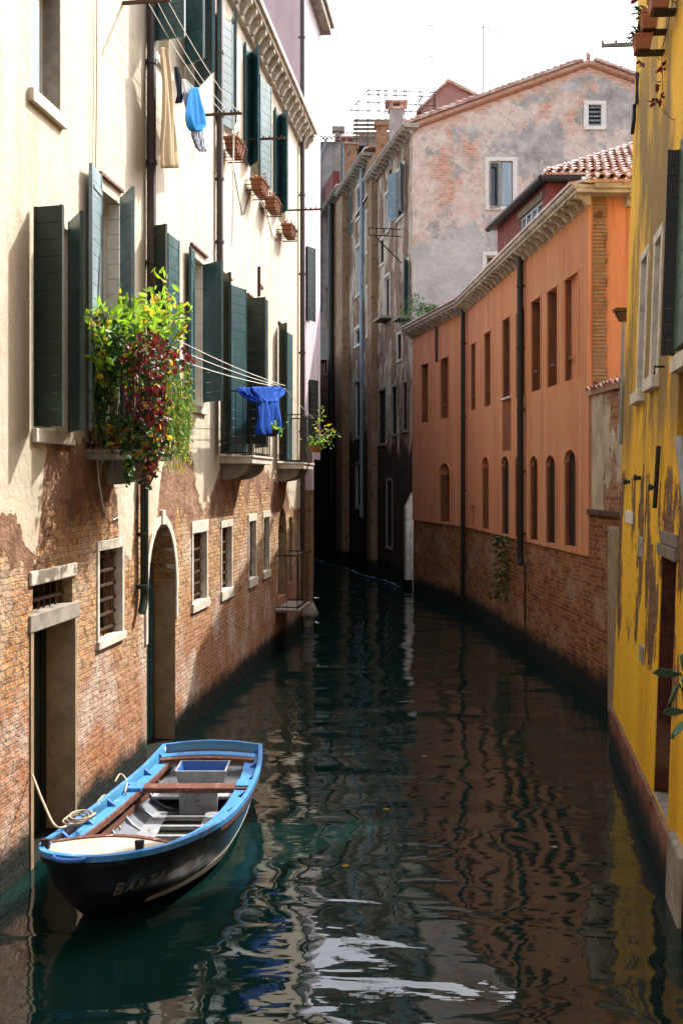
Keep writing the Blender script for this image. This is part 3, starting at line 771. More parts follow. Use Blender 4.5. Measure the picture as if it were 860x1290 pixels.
# drainpipes
def pv(F, x, y): return F.uv(x, y)
x = L.uv(184, 300)[0]; pipe(L, cream, [(x, 15.0), (x, L.uv(184, 400)[1]), (x, L.uv(184, 520)[1])], .075, 'pipe', 6)
x = L.uv(175, 600)[0]; a = L.uv(175, 575)[1]; b = L.uv(175, 748)[1]
pipe(L, cream, [(x, a), (x, b), (x-.03, b-.12), (x-.12, b-.28)], .065, 'pipe_green', 3)
x = L.uv(271.5, 300)[0]; pipe(L, cream, [(x, 15.0), (x, L.uv(271.5, 335)[1]), (x+.01, L.uv(271.5, 345)[1])], .07, 'pipe', 5)
x = L.uv(376, 300)[0]; pipe(L, cream, [(x, 19), (x, 8.0), (x, 2.4)], .075, 'pipe', 7, out=.12)
# cables drooping on the wall
def cable(F, pts, name='cable', mat='cable', r=.012, out=.03, parent=None):
    q = [F.uv(a, b) for a, b in pts]; mb = MB(); mb.tube([(u, -out, v) for u, v in q], r, 5)
    return mb.build(name, M[mat], parent, F.M)
cable(L, [(291, 195), (293, 215), (298, 245), (303, 268), (306, 270), (309, 258), (316, 235)], parent=cream)
cable(L, [(325, 246), (333, 262), (337, 280), (341, 296), (347, 303), (352, 297), (357, 285)], parent=cream)
cable(L, [(119, 0), (119.5, 110), (118, 215)], mat='rope', r=.008, parent=cream)
cable(L, [(118, 320), (114, 400), (112, 470), (116, 530)], mat='grey_metal', r=.012, out=.1, parent=cream)
cable(L, [(120, 575), (122, 605), (128, 640), (140, 655), (150, 650)], mat='line', r=.010, parent=cream)
mb = MB(); a = L.uv(325, 336); b = L.uv(327, 375); mb.box(a[0]-.04, a[0]+.04, -.06, .01, b[1], a[1]); mb.box(a[0]-.02, a[0]+.35, -.07, -.02, a[1]-.5, a[1]-.42)
mb.build('iron_hook', M['rust'], cream, L.M)
# slender brick pier with a stone foot at the canal corner
mb = MB(); pu = uEnd - .02
pier = thing('pier', 'thin brick pier on a bulging stone foot past the cream house', 'pier', L.M @ Matrix.Translation((uEnd+.22, -.18, 0)))
PM = WM[pier.name]
mb.box(-.12, .12, -.12, .15, .75, 4.2); mb.build('shaft', M['brick_column'], pier, PM)
mb = MB(); mb.box(-.14, .14, -.14, .15, 4.2, 5.4); mb.build('capital', M['lavender'], pier, PM)
mb = MB(); mb.lathe([(.10,-.5),(.15,-.4),(.16,.18),(.17,.25),(.30,.32),(.31,.42),(.24,.55),(.16,.72),(.12,.78)], 0, 0, 16); mb.build('foot', M['stone_dark'], pier, PM, smooth=True)

# ------------------------------------------------------------------ lavender house beyond
lav = thing('house', 'narrow lavender house with overhanging upper floors just beyond the cream house', 'house', LV.M)
so_ = [LV.op(385, 389.5, 310, 403, .15), LV.op(388.5, 392.5, 478, 560, .15)]
mb = MB(); wall(mb, 0, LV.len, 5.2, 20.0, so_)
mb.face([(0,0,5.2),(0,0,20),(0,7,20),(0,7,5.2)]); mb.face([(LV.len,0,5.2),(LV.len,7,5.2),(LV.len,7,20),(LV.len,0,20)])
mb.face([(0,0,20),(LV.len,0,20),(LV.len,7,20),(0,7,20)]); mb.face([(0,0,5.2),(0,7,5.2),(LV.len,7,5.2),(LV.len,0,5.2)])
mb.build('wall', M['lavender'], lav, LV.M)
mb = MB(); mb.box(.5, LV.len-.5, .6, 6.5, -1, 5.2); mb.prismx([(0, 5.2), (.6, 4.5), (.6, 5.2)], .5, LV.len-.4); mb.build('base', M['brick_dark'], lav, LV.M)
mb = MB(); a = [(-.95, 34.9), (-2.15, 68), (-9, 68), (-9, 34.9)]
mb.loft([[(x, y, -1) for x, y in a], [(x, y, 12.0) for x, y in a]]); mb.build('unseen_sky_block', M['brick_dark'], lav, Matrix())  # unseen mass added behind the house to block sky light over the canal
mb = MB(); mb.box(-.2, LV.len+.35, -.35, 7, 20, 20.25); mb.box(-.2, LV.len+.42, -.45, 7.1, 20.25, 20.5); mb.build('cornice', M['stone_dark'], lav, LV.M, bevel=.03)
for o in so_:
    wn = make_window(LV, lav, o, pane='glass', muntin=False)
    shutter_uv(LV, wn, o['u0'], R(25), o['v1'], o['v0'], .45, 'shutter_green')
#PART3
# ================================================================== RIGHT: orange house
org = thing('house', 'long orange house with rows of niche windows above a brick base on the right', 'house', O1.M)
up1 = [O1.op(*q, ref=1, d=.24) for q in [(711,728,342,475), (689,702,360,484), (669,681,373,490), (650,661,388,498), (633,642.5,398,499), (610,618,416,510), (593,599,431,515)]]
lo1 = [O1.op(*q, ref=1, d=.30) for q in [(711,725.5,566,690), (687.5,699.5,573,686), (667.5,677.5,574,682), (648.5,657.5,574,680), (631.5,641,574,675), (607,616,575,668)]]
for i_, o in enumerate(lo1): o['d'] = .12 if i_ in (0, 1, 2, 4) else .2
for o in lo1: o['rise'] = (o['u1']-o['u0'])*.32
hat = O1.op(592.5, 597.5, 637, 664, ref=1, d=.2)
up2 = [O2.op(554.5, 565, 449, 526, ref=1, d=.24), O2.op(530.5, 539.5, 457, 531, ref=1, d=.24)]
lo2 = [O2.op(553.5, 566.5, 583, 660, ref=1, d=.35)]; lo2[0]['rise'] = (lo2[0]['u1']-lo2[0]['u0'])*.35
vB, vT = 2.9, 10.45
for o in lo1 + lo2 + [hat]: o['v0'] = max(o['v0'], vB+.06)
def slabwall(F, parent, mat, u0, u1, v0, v1, ops, depth, name='wall'):
    mb = MB(); wall(mb, u0, u1, v0, v1, ops)
    d = depth
    mb.face([(u0,0,v0),(u0,0,v1),(u0,d,v1),(u0,d,v0)]); mb.face([(u1,0,v0),(u1,d,v0),(u1,d,v1),(u1,0,v1)])
    mb.face([(u0,0,v1),(u1,0,v1),(u1,d,v1),(u0,d,v1)]); mb.face([(u0,0,v0),(u0,d,v0),(u1,d,v0),(u1,0,v0)])
    return mb.build(name, M[mat], parent, F.M, fix=False)
slabwall(O1, org, 'orange', 0, O1.len, vB, vT, up1 + lo1 + [hat], .5)
slabwall(O2, org, 'orange', 0, O2.len-.004, vB, vT, up2 + lo2, .5)
mb = MB(); mb.box(0, O1.len, .045, 6, -1, vB-.002); mb.build('base', M['brick_orange'], org, O1.M)
mb = MB(); mb.box(0, O2.len, .045, 5, -1, vB-.002); mb.build('base', M['brick_orange'], org, O2.M)
mb = MB(); mb.box(.3, O1.len-.004, .5, 7, vB, vT-.01); mb.build('rear_wall', M['orange'], org, O1.M)
OF = Fac((5.16, 20.85), (13, 20.85))
mb = MB(); mb.box(.03, 8, .003, 5, 3.0, vT); mb.build('side_wall', M['orange'], org, OF.M)
mb = MB(); k = 5.4
for i in range(62):                       # toothed brick quoin strip
    e = .36 if (i//3) % 2 else .33
    mb.box(.10, .10+e-.06, -.022, .01, k + i*.081, k + i*.081 + .070)
mb.build('quoin', M['brick_column'], org, OF.M)
def niche(F, o, back, tie=False, bord=True):
    mb = MB(); panel(mb, o, o['d']-.02, .0, .03); wn = mb.build('window', M[back], org, F.M)
    mb = MB(); mb.box(o['u0']-.004, o['u0']+.012, .02, o['d']-.025, o['v0'], o['v1']-o['rise']); mb.build('jamb', M['orange_jamb'], wn, F.M)
    if bord:
        mb = MB(); t = .055
        if o['rise']:
            P = arch_pts(o, 10); c = (o['u0']+o['u1'])/2; z0 = o['v1']-o['rise']; a = (o['u1']-o['u0'])/2; f = (a+t)/a
            Q = [(c+(p[0]-c)*f, z0+(p[1]-z0)*(o['rise']+t)/o['rise']) for p in P]
            for i in range(10):
                mb.hexa([(P[i][0],-.022,P[i][1]),(P[i+1][0],-.022,P[i+1][1]),(P[i+1][0],.0,P[i+1][1]),(P[i][0],.0,P[i][1])],
                        [(Q[i][0],-.022,Q[i][1]),(Q[i+1][0],-.022,Q[i+1][1]),(Q[i+1][0],.0,Q[i+1][1]),(Q[i][0],.0,Q[i][1])])
            top = z0
        else:
            top = o['v1']; mb.box(o['u0']-t, o['u1']+t, -.022, 0, top, top+t)
        mb.box(o['u0']-t, o['u0'], -.022, 0, o['v0'], top); mb.box(o['u1'], o['u1']+t, -.022, 0, o['v0'], top)
        mb.build('surround', M['orange'], wn, F.M)
    if tie:
        mb = MB(); c = o['u0']; v = o['v0'] + .22*(o['v1']-o['v0'])
        mb.tube([(c+.02, .10, v), (c+.3, .03, v), (c+.36, .03, v)], .028, 8); mb.build('iron_tie', M['grey_metal'], wn, F.M)
    return wn
for i, o in enumerate(up1): niche(O1, o, 'niche_dark' if i == 4 else 'orange_niche', i != 4)
for i, o in enumerate(lo1): niche(O1, o, 'niche_dark' if i in (0, 1, 2, 4) else 'orange_niche')
for o in up2: niche(O2, o, 'orange_niche', True)
for o in lo2: niche(O2, o, 'dark')
mb = MB(); panel(mb, hat, .15); mb.build('hatch', M['niche_dark'], org, O1.M)
o = up1[4]; mb = MB(); mb.box(o['u0']-.1, o['u1']+.1, -.08, .1, o['v0']-.06, o['v0']); mb.build('sill', M['stone'], org, O1.M)
mb = MB(); mb.box(o['u0']-.04, o['u1']+.04, -.006, .0, lo1[4]['v1']+.15, o['v0']-.07); mb.build('stain_panel', M['orange_niche'], org, O1.M)
# cornice with small brackets on both facades and the end wall
def cornice(F, parent, u0, u1, v, out=.36, step=.46, mat='cornice'):
    mb = MB(); mb.box(u0, u1, -out, .2, v-.02, v+.07); mb.prismx([(-out-.08, v+.15), (-out-.05, v+.06), (-out+.02, v+.05), (-out+.02, v+.16)], u0, u1)
    mb.box(u0, u1, -out+.02, .2, v+.07, v+.15)
    c = mb.build('cornice', M[mat], parent, F.M, bevel=.012)
    n = int((u1-u0)/step)
    for i in range(n):
        k = u0 + (i+.5)*(u1-u0)/n
        b = MB(); b.prismx([(.001, v-.24), (.001, v-.023), (-out+.03, v-.023), (-out+.03, v-.08), (-.16, v-.13), (-.10, v-.22)], k-.055, k+.055)
        b.build('bracket', M[mat], c, F.M)
    return c
cornice(O1, org, 0, O1.len+.36, vT); cornice(O2, org, -.2, O2.len-.03, vT)
cornice(OF, org, .03, 8, vT-.004, .36, 1.55)
# drainpipes
x = O1.uv(660.5, 500)[0]; pipe(O1, org, [(x, vT-.05), (x, 2.7), (x+.02, 2.45), (x+.10, 2.3)], .085, 'pipe_black', 5, out=.12)
mb = MB(); mb.tube([(x+.1, -.02, 2.3), (x+.1, -.02, .1)], .022, 6); mb.build('cable', M['cable'], org, O1.M)
x = .10; pipe(O1, org, [(x, vT-.05), (x, 2.6), (x, .4)], .075, 'pipe_black', 4, out=.13)
x = O2.uv(551, 430)[0]; pipe(O2, org, [(x, vT-.2), (x, 8.9)], .05, 'pipe', 0, out=.06)
# tiled roof above the end wall, low slope to the canal
mb = MB(); rl = .36
for j in range(8):
    tiles(mb, (5.02 + j*.26, 20.42 + j*.26, 10.66 + j*.115), (1, 0, 0), (0, 1, .42), 22, 1, .21)
mb.build('roof', M['tile'], org, Matrix())
mb = MB(); a = O1.M @ Vector((0,-.4,10.68)); b = O1.M @ Vector((O1.len,-.4,10.68)); c = O1.M @ Vector((O1.len, 2.6, 11.3)); d = O1.M @ Vector((0, 2.6, 11.3))
u = Vector((0,0,.06)); mb.hexa([a,b,c,d],[a+u,b+u,c+u,d+u])
a = O2.M @ Vector((-.2,-.4,10.68)); b = O2.M @ Vector((O2.len-.1,-.4,10.68)); c = O2.M @ Vector((O2.len, 2.4, 11.25)); d = O2.M @ Vector((-.2, 2.4, 11.25))
mb.hexa([a,b,c,d],[a+u,b+u,c+u,d+u]); mb.build('roof', M['tile'], org, Matrix())
# red attic storey with its own tiled hip roof
PA = Fac((4.93, 31.5), (5.50, 26.62)); PF = Fac((5.50, 26.62), (14, 26.62))
aw = PA.op(655, 683, 283, 327, ref=1, d=.15)
aw['v1'] = 12.12; aw['v0'] = 11.0; 
att = slabwall(PA, org, 'red_wall', 0, PA.len, 10.4, 12.45, [aw], .6, 'attic')
mb = MB(); mb.box(.0, 8, 0, 5, 10.4, 12.45); a2 = mb.build('attic_front', M['red_wall'], att, PF.M)
mb = MB(); mb.box(aw['u0']-.1, aw['u1']+.1, -.05, .13, aw['v1']+.004, aw['v1']+.2); mb.build('lintel', M['grey_wood'], att, PA.M)
mb = MB(); ring(mb, aw, .07, .02, .09)
for k in (1, 2, 3): mb.box(aw['u0']+k*(aw['u1']-aw['u0'])/4-.025, aw['u0']+k*(aw['u1']-aw['u0'])/4+.025, .02, .09, aw['v0']+.07, aw['v1']-.07)
panel(mb, aw, .1); mb.mi = 0
mb.build('attic_window', M['curtain'], att, PA.M)
mb = MB(); mb.box(-.2, PA.len+.2, -.20, .2, 12.45, 12.58); mb.tube([(-.25, -.24, 12.50), (PA.len+.24, -.24, 12.50)], .10, 10)
mb.build('gutter', M['iron'], att, PA.M)
mb = MB(); mb.box(-.2, 8, -.20, .2, 12.455, 12.585); mb.tube([(-.24, -.24, 12.5), (8, -.24, 12.5)], .10, 10); mb.build('gutter', M['iron'], att, PF.M)
mb = MB(); mb.tube([(.55, -.24, 12.45), (.52, -.13, 12.2), (.52, -.12, 11.9), (.50, -.12, 10.6)], .075, 10); mb.build('drainpipe', M['pipe'], att, PF.M)
mb = MB()
for j in range(13):
    tiles(mb, (5.42 + j*.27, 26.32 + j*.25, 12.62 + j*.145), (1, 0, 0), (0, 1, .57), max(8, 26-j), 1, .22)
a = Vector((5.35,26.3,12.6)); b = Vector((4.65,32.3,12.6)); c = Vector((7.8,31,14.4)); d = Vector((8.9,29.6,14.5))
mb.hexa([a,b,c,d],[q+Vector((0,0,.06)) for q in (a,b,c,d)])
mb.build('attic_roof', M['tile'], att, Matrix())

# ------------------------------------------------------------------ old brick garden wall
BW = Fac((5.17, 20.82), (5.17+.0692*3.4, 17.4))
bw = thing('brick_wall', 'patched brick wall with tiled coping between the orange and yellow houses', 'wall', BW.M)
M['patched'] = brick_wall_mat('patched_old_brick', (.22,.075,.035), (.36,.19,.09), (.30,.23,.16), .30, .105, pale=.5, rough_amt=1.0, plast=(.44,.36,.26), pcut=.50)
mb = MB(); mb.box(0.01, BW.len, .05, .5, 3.9, 6.30); mb.build('wall', M['patched'], bw, BW.M)
mb = MB(); mb.box(0.01, BW.len, .02, .5, -1, 3.78); mb.build('lower_wall', M['brick_orange'], bw, BW.M)
mb = MB(); mb.box(-.0, BW.len, -.06, .52, 3.78, 3.90); mb.build('ledge', M['brick_dark'], bw, BW.M, bevel=.02)
mb = MB(); tiles(mb, (0.02, -.05, 6.31), (1,0,0), (0,1,.35), 14, 2, .24, .4); mb.build('coping', M['tile'], bw, BW.M)
mb = MB(); x = BW.uv(768, 700)[0]; mb.box(x-.02, x+.6, -.05, .03, -1, 3.6); mb.build('buttress', M['jamb'], bw, BW.M, bevel=.03)

# ================================================================== yellow house
yel = thing('house', 'yellow house with flaking plaster and grey-green shutters at the right edge', 'house', Yw.M)
ya = [Yw.op(799, 806, 335, 494, ref=1, d=.22), Yw.op(815.5, 823, 312, 476, ref=1, d=.22)]
yn = Yw.op(849, 885, 214, 455, d=.25); yn['v0'] = Yw.uv(849, 452)[1]; yn['v1'] = Yw.uv(849, 215)[1]
yd = Yw.op(836, 855.5, 706, 1000, d=.65); yd['v0'] = .62; yd['v1'] = Yw.uv(836, 700)[1]
yl = Yw.op(850, 858, 470, 560, d=.3); yl['v0'] = Yw.uv(850, 556)[1]; yl['v1'] = Yw.uv(850, 468)[1]
yt = Yw.op(812, 820, -60, 12, ref=1, d=.25)
wall_o = house_wall('wall', Yw, yel, M['yellow'], 0, Yw.len+16, .6, 14.0, ya + [yn, yd, yl, yt], 6)  # extra length behind the camera added to darken the canal
mb = MB(); mb.box(-.01, Yw.len+16, -.05, 6, -1.2, .597); mb.build('plinth', M['brick_plinth'], yel, Yw.M, bevel=.02)
for o in ya + [yt]:
    wn = make_window(Yw, yel, o, frame='dark_wood')
    surround(Yw, wn, o, .12, .02, .13, .0, 0, inset=.2)
    mb = MB(); mb.box(o['u0']-.16, o['u1']+.16, -.10, .2, o['v0']-.17, o['v0']+.003); mb.build('sill', M['stone'], wn, Yw.M, bevel=.01)
wn = make_window(Yw, yel, yn); 
mb = MB(); mb.box(yn['u0']-.1, yn['u1']+.1, -.08, .2, yn['v0']-.2, yn['v0']-.02); mb.build('sill', M['stone'], wn, Yw.M)
shutter_uv(Yw, wn, yn['u0']-.02, R(94), yn['v1'], yn['v0'], .155, 'iron')  # black on this leaf puts its shade into the colour
uh = yn['u0']; 
shutter_uv(Yw, wn, uh+.01, R(1.5), yn['v1']+.10, yn['v0']+.05, .80, 'shutter_sage', yoff=.045, plank=.27)
make_window(Yw, yel, yl, pane='dark', muntin=False)
mb = MB(); mb.box(yd['u0']-.02, yd['u1'], .60, .66, .6, yd['v1']); dr = mb.build('door', M['door_brick'], yel, Yw.M)
mb = MB(); mb.box(yd['u0']-.01, yd['u1'], .004, .6, .57, .64); mb.build('threshold', M['stone_dark'], dr, Yw.M)
mb = MB(); mb.box(yd['u0']+.004, yd['u0']+.03, .012, .6, .6, yd['v1']-.004); mb.build('jamb', M['door_brick'], dr, Yw.M)
mb = MB(); mb.box(yd['u0']-.06, yd['u1']+.1, -.05, .3, yd['v1'], yd['v1']+.14); mb.box(yd['u0']-.02, yd['u1']+.1, -.03, .3, yd['v1']+.15, yd['v1']+.30); mb.build('lintel', M['grey_wood'], dr, Yw.M, bevel=.01)
mb = MB(); mb.box(Yw.uv(850, 1040)[0], Yw.uv(868, 1040)[0], -.085, .3, -.6, Yw.uv(846, 1038)[1]); mb.build('doorstep', M['stone_dark'], dr, Yw.M, bevel=.04)
# iron wall anchors, hooks and pins
for pts, r in (([(806, 92), (805.5, 130), (802.5, 132), (802, 150), (799.5, 168)], .035), ([(834, 562), (829, 640)], .03)):
    mb = MB(); mb.tube([(Yw.uv(*q)[0], -.05, Yw.uv(*q)[1]) for q in pts], r, 6); mb.build('wall_anchor', M['iron'], yel, Yw.M)
for px, py in ((793, 607), (806.5, 602), (826, 614)):
    u, v = Yw.uv(px, py); mb = MB(); mb.tube([(u, .01, v), (u, -.09, v)], .03, 8); mb.tube([(u, -.06, v), (u, -.10, v)], .045, 8); mb.build('iron_pin', M['iron'], yel, Yw.M)
u, v = Yw.uv(836, 462); mb = MB(); mb.tube([(u, .0, v), (u, -.12, v), (u, -.12, v-.1)], .018, 6); mb.build('shutter_hook', M['iron'], yel, Yw.M)
a = [Yw.uv(*q, .1) for q in ((855, 552), (861, 605), (872, 690))]
mb = MB(); mb.tube([(u, -.10, v) for u, v in a], .05, 10); mb.build('drainpipe', M['grey_metal'], yel, Yw.M)
# loose plaster patch plates
for (xa, xb, ytp, ybt, mt) in ((788.5, 797, 645, 658, 'white_wood'), (804, 811, 678, 700, 'stone_dark'), (806, 811, 815, 832, 'stone_dark')):
    u0, v0 = Yw.uv(xa, ybt); u1, v1 = Yw.uv(xb, ytp); mb = MB(); mb.box(u0, u1, -.025, .01, v0, v1); mb.build('plaster_patch', M[mt], yel, Yw.M, bevel=.01)
# rainwater pipe with a hopper in the corner behind the yellow house
hp = thing('drainpipe', 'slim rainwater pipe with rusty hopper head at the yellow house corner', 'drainpipe', Matrix.Translation(at(781, 560, 18.2)))
HM = WM[hp.name]; q = HM.inverted()
mb = MB(); mb.tube([q @ at(781, 560, 18.2), q @ at(783, 480, 18.2), q @ at(785, 402, 18.2)], .035, 8); mb.build('pipe', M['grey_metal'], hp, HM)
p = q @ at(785, 395, 18.2)
mb = MB(); mb.hexa([p+Vector((-.07,-.07,-.14)),p+Vector((.12,-.07,-.14)),p+Vector((.12,.07,-.14)),p+Vector((-.07,.07,-.14))],[p+Vector((-.14,-.1,.02)),p+Vector((.2,-.1,.02)),p+Vector((.2,.1,.02)),p+Vector((-.14,.1,.02))])
mb.box(p.x-.17, p.x+.22, p.y-.12, p.y+.12, p.z+.03, p.z+.09); mb.build('hopper', M['rust'], hp, HM)
#PART4
# ================================================================== BACK: gabled house and the row behind it
gab = thing('house', 'big patchy grey and pink gabled house closing off the canal bend', 'house', G.M)
g1 = G.op(616.5, 645.5, 203, 260, .22); g2 = G.op(740.5, 757, 132, 159, .25); g3 = G.op(612, 640, 322, 362, .2)
HV = 19.4; gl = G.len; rid = 7.35; top = 22.05
def gable_front():
    mb = MB(); wall(mb, 0, gl, -1, 18.6, [g1, g3])
    # band and triangle above, pierced by the attic window
    a, b, c, e = g2['u0'], g2['u1'], g2['v0'], g2['v1']
    def roofv(u): return HV + (top-HV)*(1-abs(u-rid)/rid)
    us = sorted([0, a, b, rid, gl])
    for i in range(len(us)-1):
        x0, x1 = us[i], us[i+1]
        if x0 >= a-1e-6 and x1 <= b+1e-6:
            mb.face([(x0,0,18.6),(x1,0,18.6),(x1,0,c),(x0,0,c)]); mb.face([(x0,0,e),(x1,0,e),(x1,0,roofv(x1)),(x0,0,roofv(x0))])
        else: mb.face([(x0,0,18.6),(x1,0,18.6),(x1,0,roofv(x1)),(x0,0,roofv(x0))])
    d = .25
    mb.face([(a,0,c),(a,d,c),(a,d,e),(a,0,e)]); mb.face([(b,0,c),(b,0,e),(b,d,e),(b,d,c)]); mb.face([(a,0,c),(b,0,c),(b,d,c),(a,d,c)]); mb.face([(a,0,e),(a,d,e),(b,d,e),(b,0,e)])
    mb.face([(gl,0,-1),(gl,12,-1),(gl,12,HV),(gl,0,HV)]); mb.face([(gl,12,-1),(3,12,-1),(3,12,HV),(gl,12,HV)])
    return mb.build('wall', M['gable'], gab, G.M, fix=False)
gable_front()
for o, bot in ((g1, .12), (g2, .0), (g3, 0)):
    wn = make_window(G, gab, o, frame='white_wood' if o is not g2 else 'iron', pane='glass' if o is not g3 else 'brown_wood', muntin=o is g1)
    surround(G, wn, o, .19 if o is not g3 else .15, .035, .16, .16 if o is not g3 else 0, 0, 'white_wood')
    if o is g2:
        mb = MB()
        for k in range(5):
            v = o['v0'] + (k+.5)/5*(o['v1']-o['v0']); mb.box(o['u0'], o['u1'], .06, .09, v-.035, v+.035)
        mb.build('grating', M['grey_metal'], wn, G.M)
    if o is g1:
        c = (o['u0']+o['u1'])/2
        mb = MB(); ring(mb, dict(u0=c+.02, u1=o['u1']-.05, v0=o['v0']+.05, v1=o['v1']-.05), .07, .02, .06); panel(mb, dict(u0=c+.09, u1=o['u1']-.12, v0=o['v0']+.1, v1=o['v1']-.1, rise=0), .03)
        mb.build('casement', M['curtain'], wn, G.M)
        mb = MB(); mb.T = Matrix.Translation((o['u0'], 0, 0)) @ Matrix.Rotation(R(-32), 4, 'Z')
        ring(mb, dict(u0=0, u1=c-o['u0'], v0=o['v0']-.1, v1=o['v1']-.05), .07, -.06, -.02); mb.build('casement', M['stone_dark'], wn, G.M)
# verge tiles and the roof slopes
mb = MB()
sl = Vector((rid, 0, top-HV)); sn = sl.length
tiles(mb, (-.30, -.12, HV-.04), (0, 1, 0), sl, 3, int(sn/.29)+1, .30, .36, .12)
sr = Vector((-(gl-rid), 0, top-HV))
tiles(mb, (gl+.3, -.12, HV-.04), (0, 1, 0), sr, 3, int(sr.length/.29)+1, .30, .36, .12)
mb.lathe([(.10, top+.05), (.12, top+.2), (.05, top+.34), (.0, top+.36)], rid, .1, 8)
mb.hexa([(-.3,.3,HV-.1),(rid,.3,top-.06),(rid,13,top-.06),(-2.5,13,HV-1.0)],[(-.3,.3,HV+.0),(rid,.3,top+.04),(rid,13,top+.04),(-2.5,13,HV-.9)])
mb.hexa([(rid,.3,top-.06),(gl+.3,.3,HV-.1),(gl+.3,13,HV-.1),(rid,13,top-.06)],[(rid,.3,top+.04),(gl+.3,.3,HV),(gl+.3,13,HV),(rid,13,top+.04)])
mb.build('roof', M['tile'], gab, G.M)
mb = MB()                                     # brick courses of the verge below the tiles
for sgn, u0 in ((1, 0), (-1, gl)):
    n = 24; L0 = rid if sgn > 0 else gl-rid
    for i in range(n):
        x0 = u0 + sgn*L0*i/n; x1 = u0 + sgn*L0*(i+.93)/n
        a, b = sorted((x0, x1)); f = lambda u: HV - .10 + (top-HV)*(1-abs(u-rid)/rid)
        mb.hexa([(a,-.07,f(a)-.20),(b,-.07,f(b)-.20),(b,.05,f(b)-.20),(a,.05,f(a)-.20)],[(a,-.07,f(a)-.08),(b,-.07,f(b)-.08),(b,.05,f(b)-.08),(a,.05,f(a)-.08)])
mb.build('verge', M['terracotta'], gab, G.M)
# side of the gabled house along the canal
n1 = S1.len
def sops(F, l): return [F.op(*q, d=.12, ref=1) for q in l]
so1 = sops(S1, [(500.5, 509, 207, 268), (484.5, 491, 240, 287), (509.5, 514.5, 328, 398), (484, 490.5, 346, 398), (477, 485.5, 490, 558), (493.5, 499.5, 486, 546), (507.5, 512.5, 481, 541), (487, 493.5, 606, 690), (500.5, 505.5, 420, 452), (479, 483.5, 300, 330)])
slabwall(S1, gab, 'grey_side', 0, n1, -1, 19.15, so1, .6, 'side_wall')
for i, o in enumerate(so1):
    wn = make_window(S1, gab, o, frame='white_wood' if i in (1, 3) else 'dark_wood', pane='curtain' if i == 1 else 'dark', muntin=i < 2)
    surround(S1, wn, o, .12, .02, .14, .12, 0, 'stone' if o['v0'] > 8 else 'stone_dark', inset=.03)  # low surrounds darkened to go with the painted shade
    if i in (0, 2): shutter_uv(S1, wn, o['u1'], R(35), o['v1'], o['v0'], .45, 'shutter' if i == 2 else 'shutter_pale'); 
    if i == 0: shutter_uv(S1, wn, o['u0'], R(140), o['v1'], o['v0'], .45, 'shutter_pale')
    if i in (2, 3):
        mb = MB(); mb.box(o['u0']-.25, o['u1']+.25, -.5, .02, o['v0']-.14, o['v0']-.02); mb.build('balcony', M['stone_dark'], wn, S1.M)
cornice(S1, gab, 0, n1+.35, 19.12, .45, .5)
mb = MB(); mb.box(.2, 1.1, -.30, .05, -1, 20.0); mb.build('chimney_breast', M['brick_column'], gab, S1.M)
mb = MB(); mb.box(n1-.30, n1+.05, -.28, .2, .35, 3.4); mb.prismx([(-.28, 3.4), (.2, 3.4), (.2, 4.4)], n1-.25, n1); mb.build('pilaster', M['stone'], gab, S1.M, bevel=.02)
# iron washing frame that sticks out of the side wall
fr = S1.uv(505, 295); mb = MB(); u = fr[0]
for v in (S1.uv(505, 289)[1], S1.uv(505, 298)[1]):
    mb.box(u-.02, u+.02, -1.45, .02, v-.02, v+.02)
v0 = S1.uv(505, 289)[1]; v1 = S1.uv(505, 298)[1]
for y in (-1.42, -1.1, -.75, -.4): mb.box(u-.02, u+.02, y-.02, y+.02, v1, v0)
mb.tube([(u, -1.2, v1), (u, .0, v1-1.15)], .03, 6); mb.build('drying_rack', M['rust'], gab, S1.M)
def chimney(parent, X, Y, w, z0, z1, mat, capm=True, big=1.0):
    mb = MB(); mb.box(X-w/2, X+w/2, Y-w/2, Y+w/2, z0, z1)
    c = mb.build('chimney', M[mat], parent, Matrix())
    if capm:
        mb = MB(); h = w*.55
        for sx_ in (-1, 1):
            for sy_ in (-1, 1): mb.box(X+sx_*w*.38-.08, X+sx_*w*.38+.08, Y+sy_*w*.38-.08, Y+sy_*w*.38+.08, z1, z1+h*.7)
        mb.box(X-w*.6, X+w*.6, Y-w*.6, Y+w*.6, z1-.10, z1-.001)
        e = w*.80; z = z1+h*.7; b = [(X-e,Y-e,z),(X+e,Y-e,z),(X+e,Y+e,z),(X-e,Y+e,z)]; t = [(X-.08,Y-.08,z+h*.8),(X+.08,Y-.08,z+h*.8),(X+.08,Y+.08,z+h*.8),(X-.08,Y+.08,z+h*.8)]
        mb.hexa([Vector(q)-Vector((0,0,.07)) for q in b], b); mb.hexa(b, t)
        mb.build('chimney_cap', M['tile'], c, Matrix())
    return c
M['chimney_grey'] = simple('grey_chimney_render', (.34,.31,.29), .9, .5, 2, .3)
chimney(gab, 2.48, 45.2, .62, 18.5, 21.35, 'chimney_grey')
S1w = S1.M @ Vector((.65, .3, 0))
mb = MB(); mb.box(S1w.x-.27, S1w.x+.27, S1w.y-.27, S1w.y+.27, 19.5, 21.65); mb.box(S1w.x-.36, S1w.x+.36, S1w.y-.36, S1w.y+.36, 21.65, 21.85); mb.build('chimney', M['brick_column'], gab, Matrix())

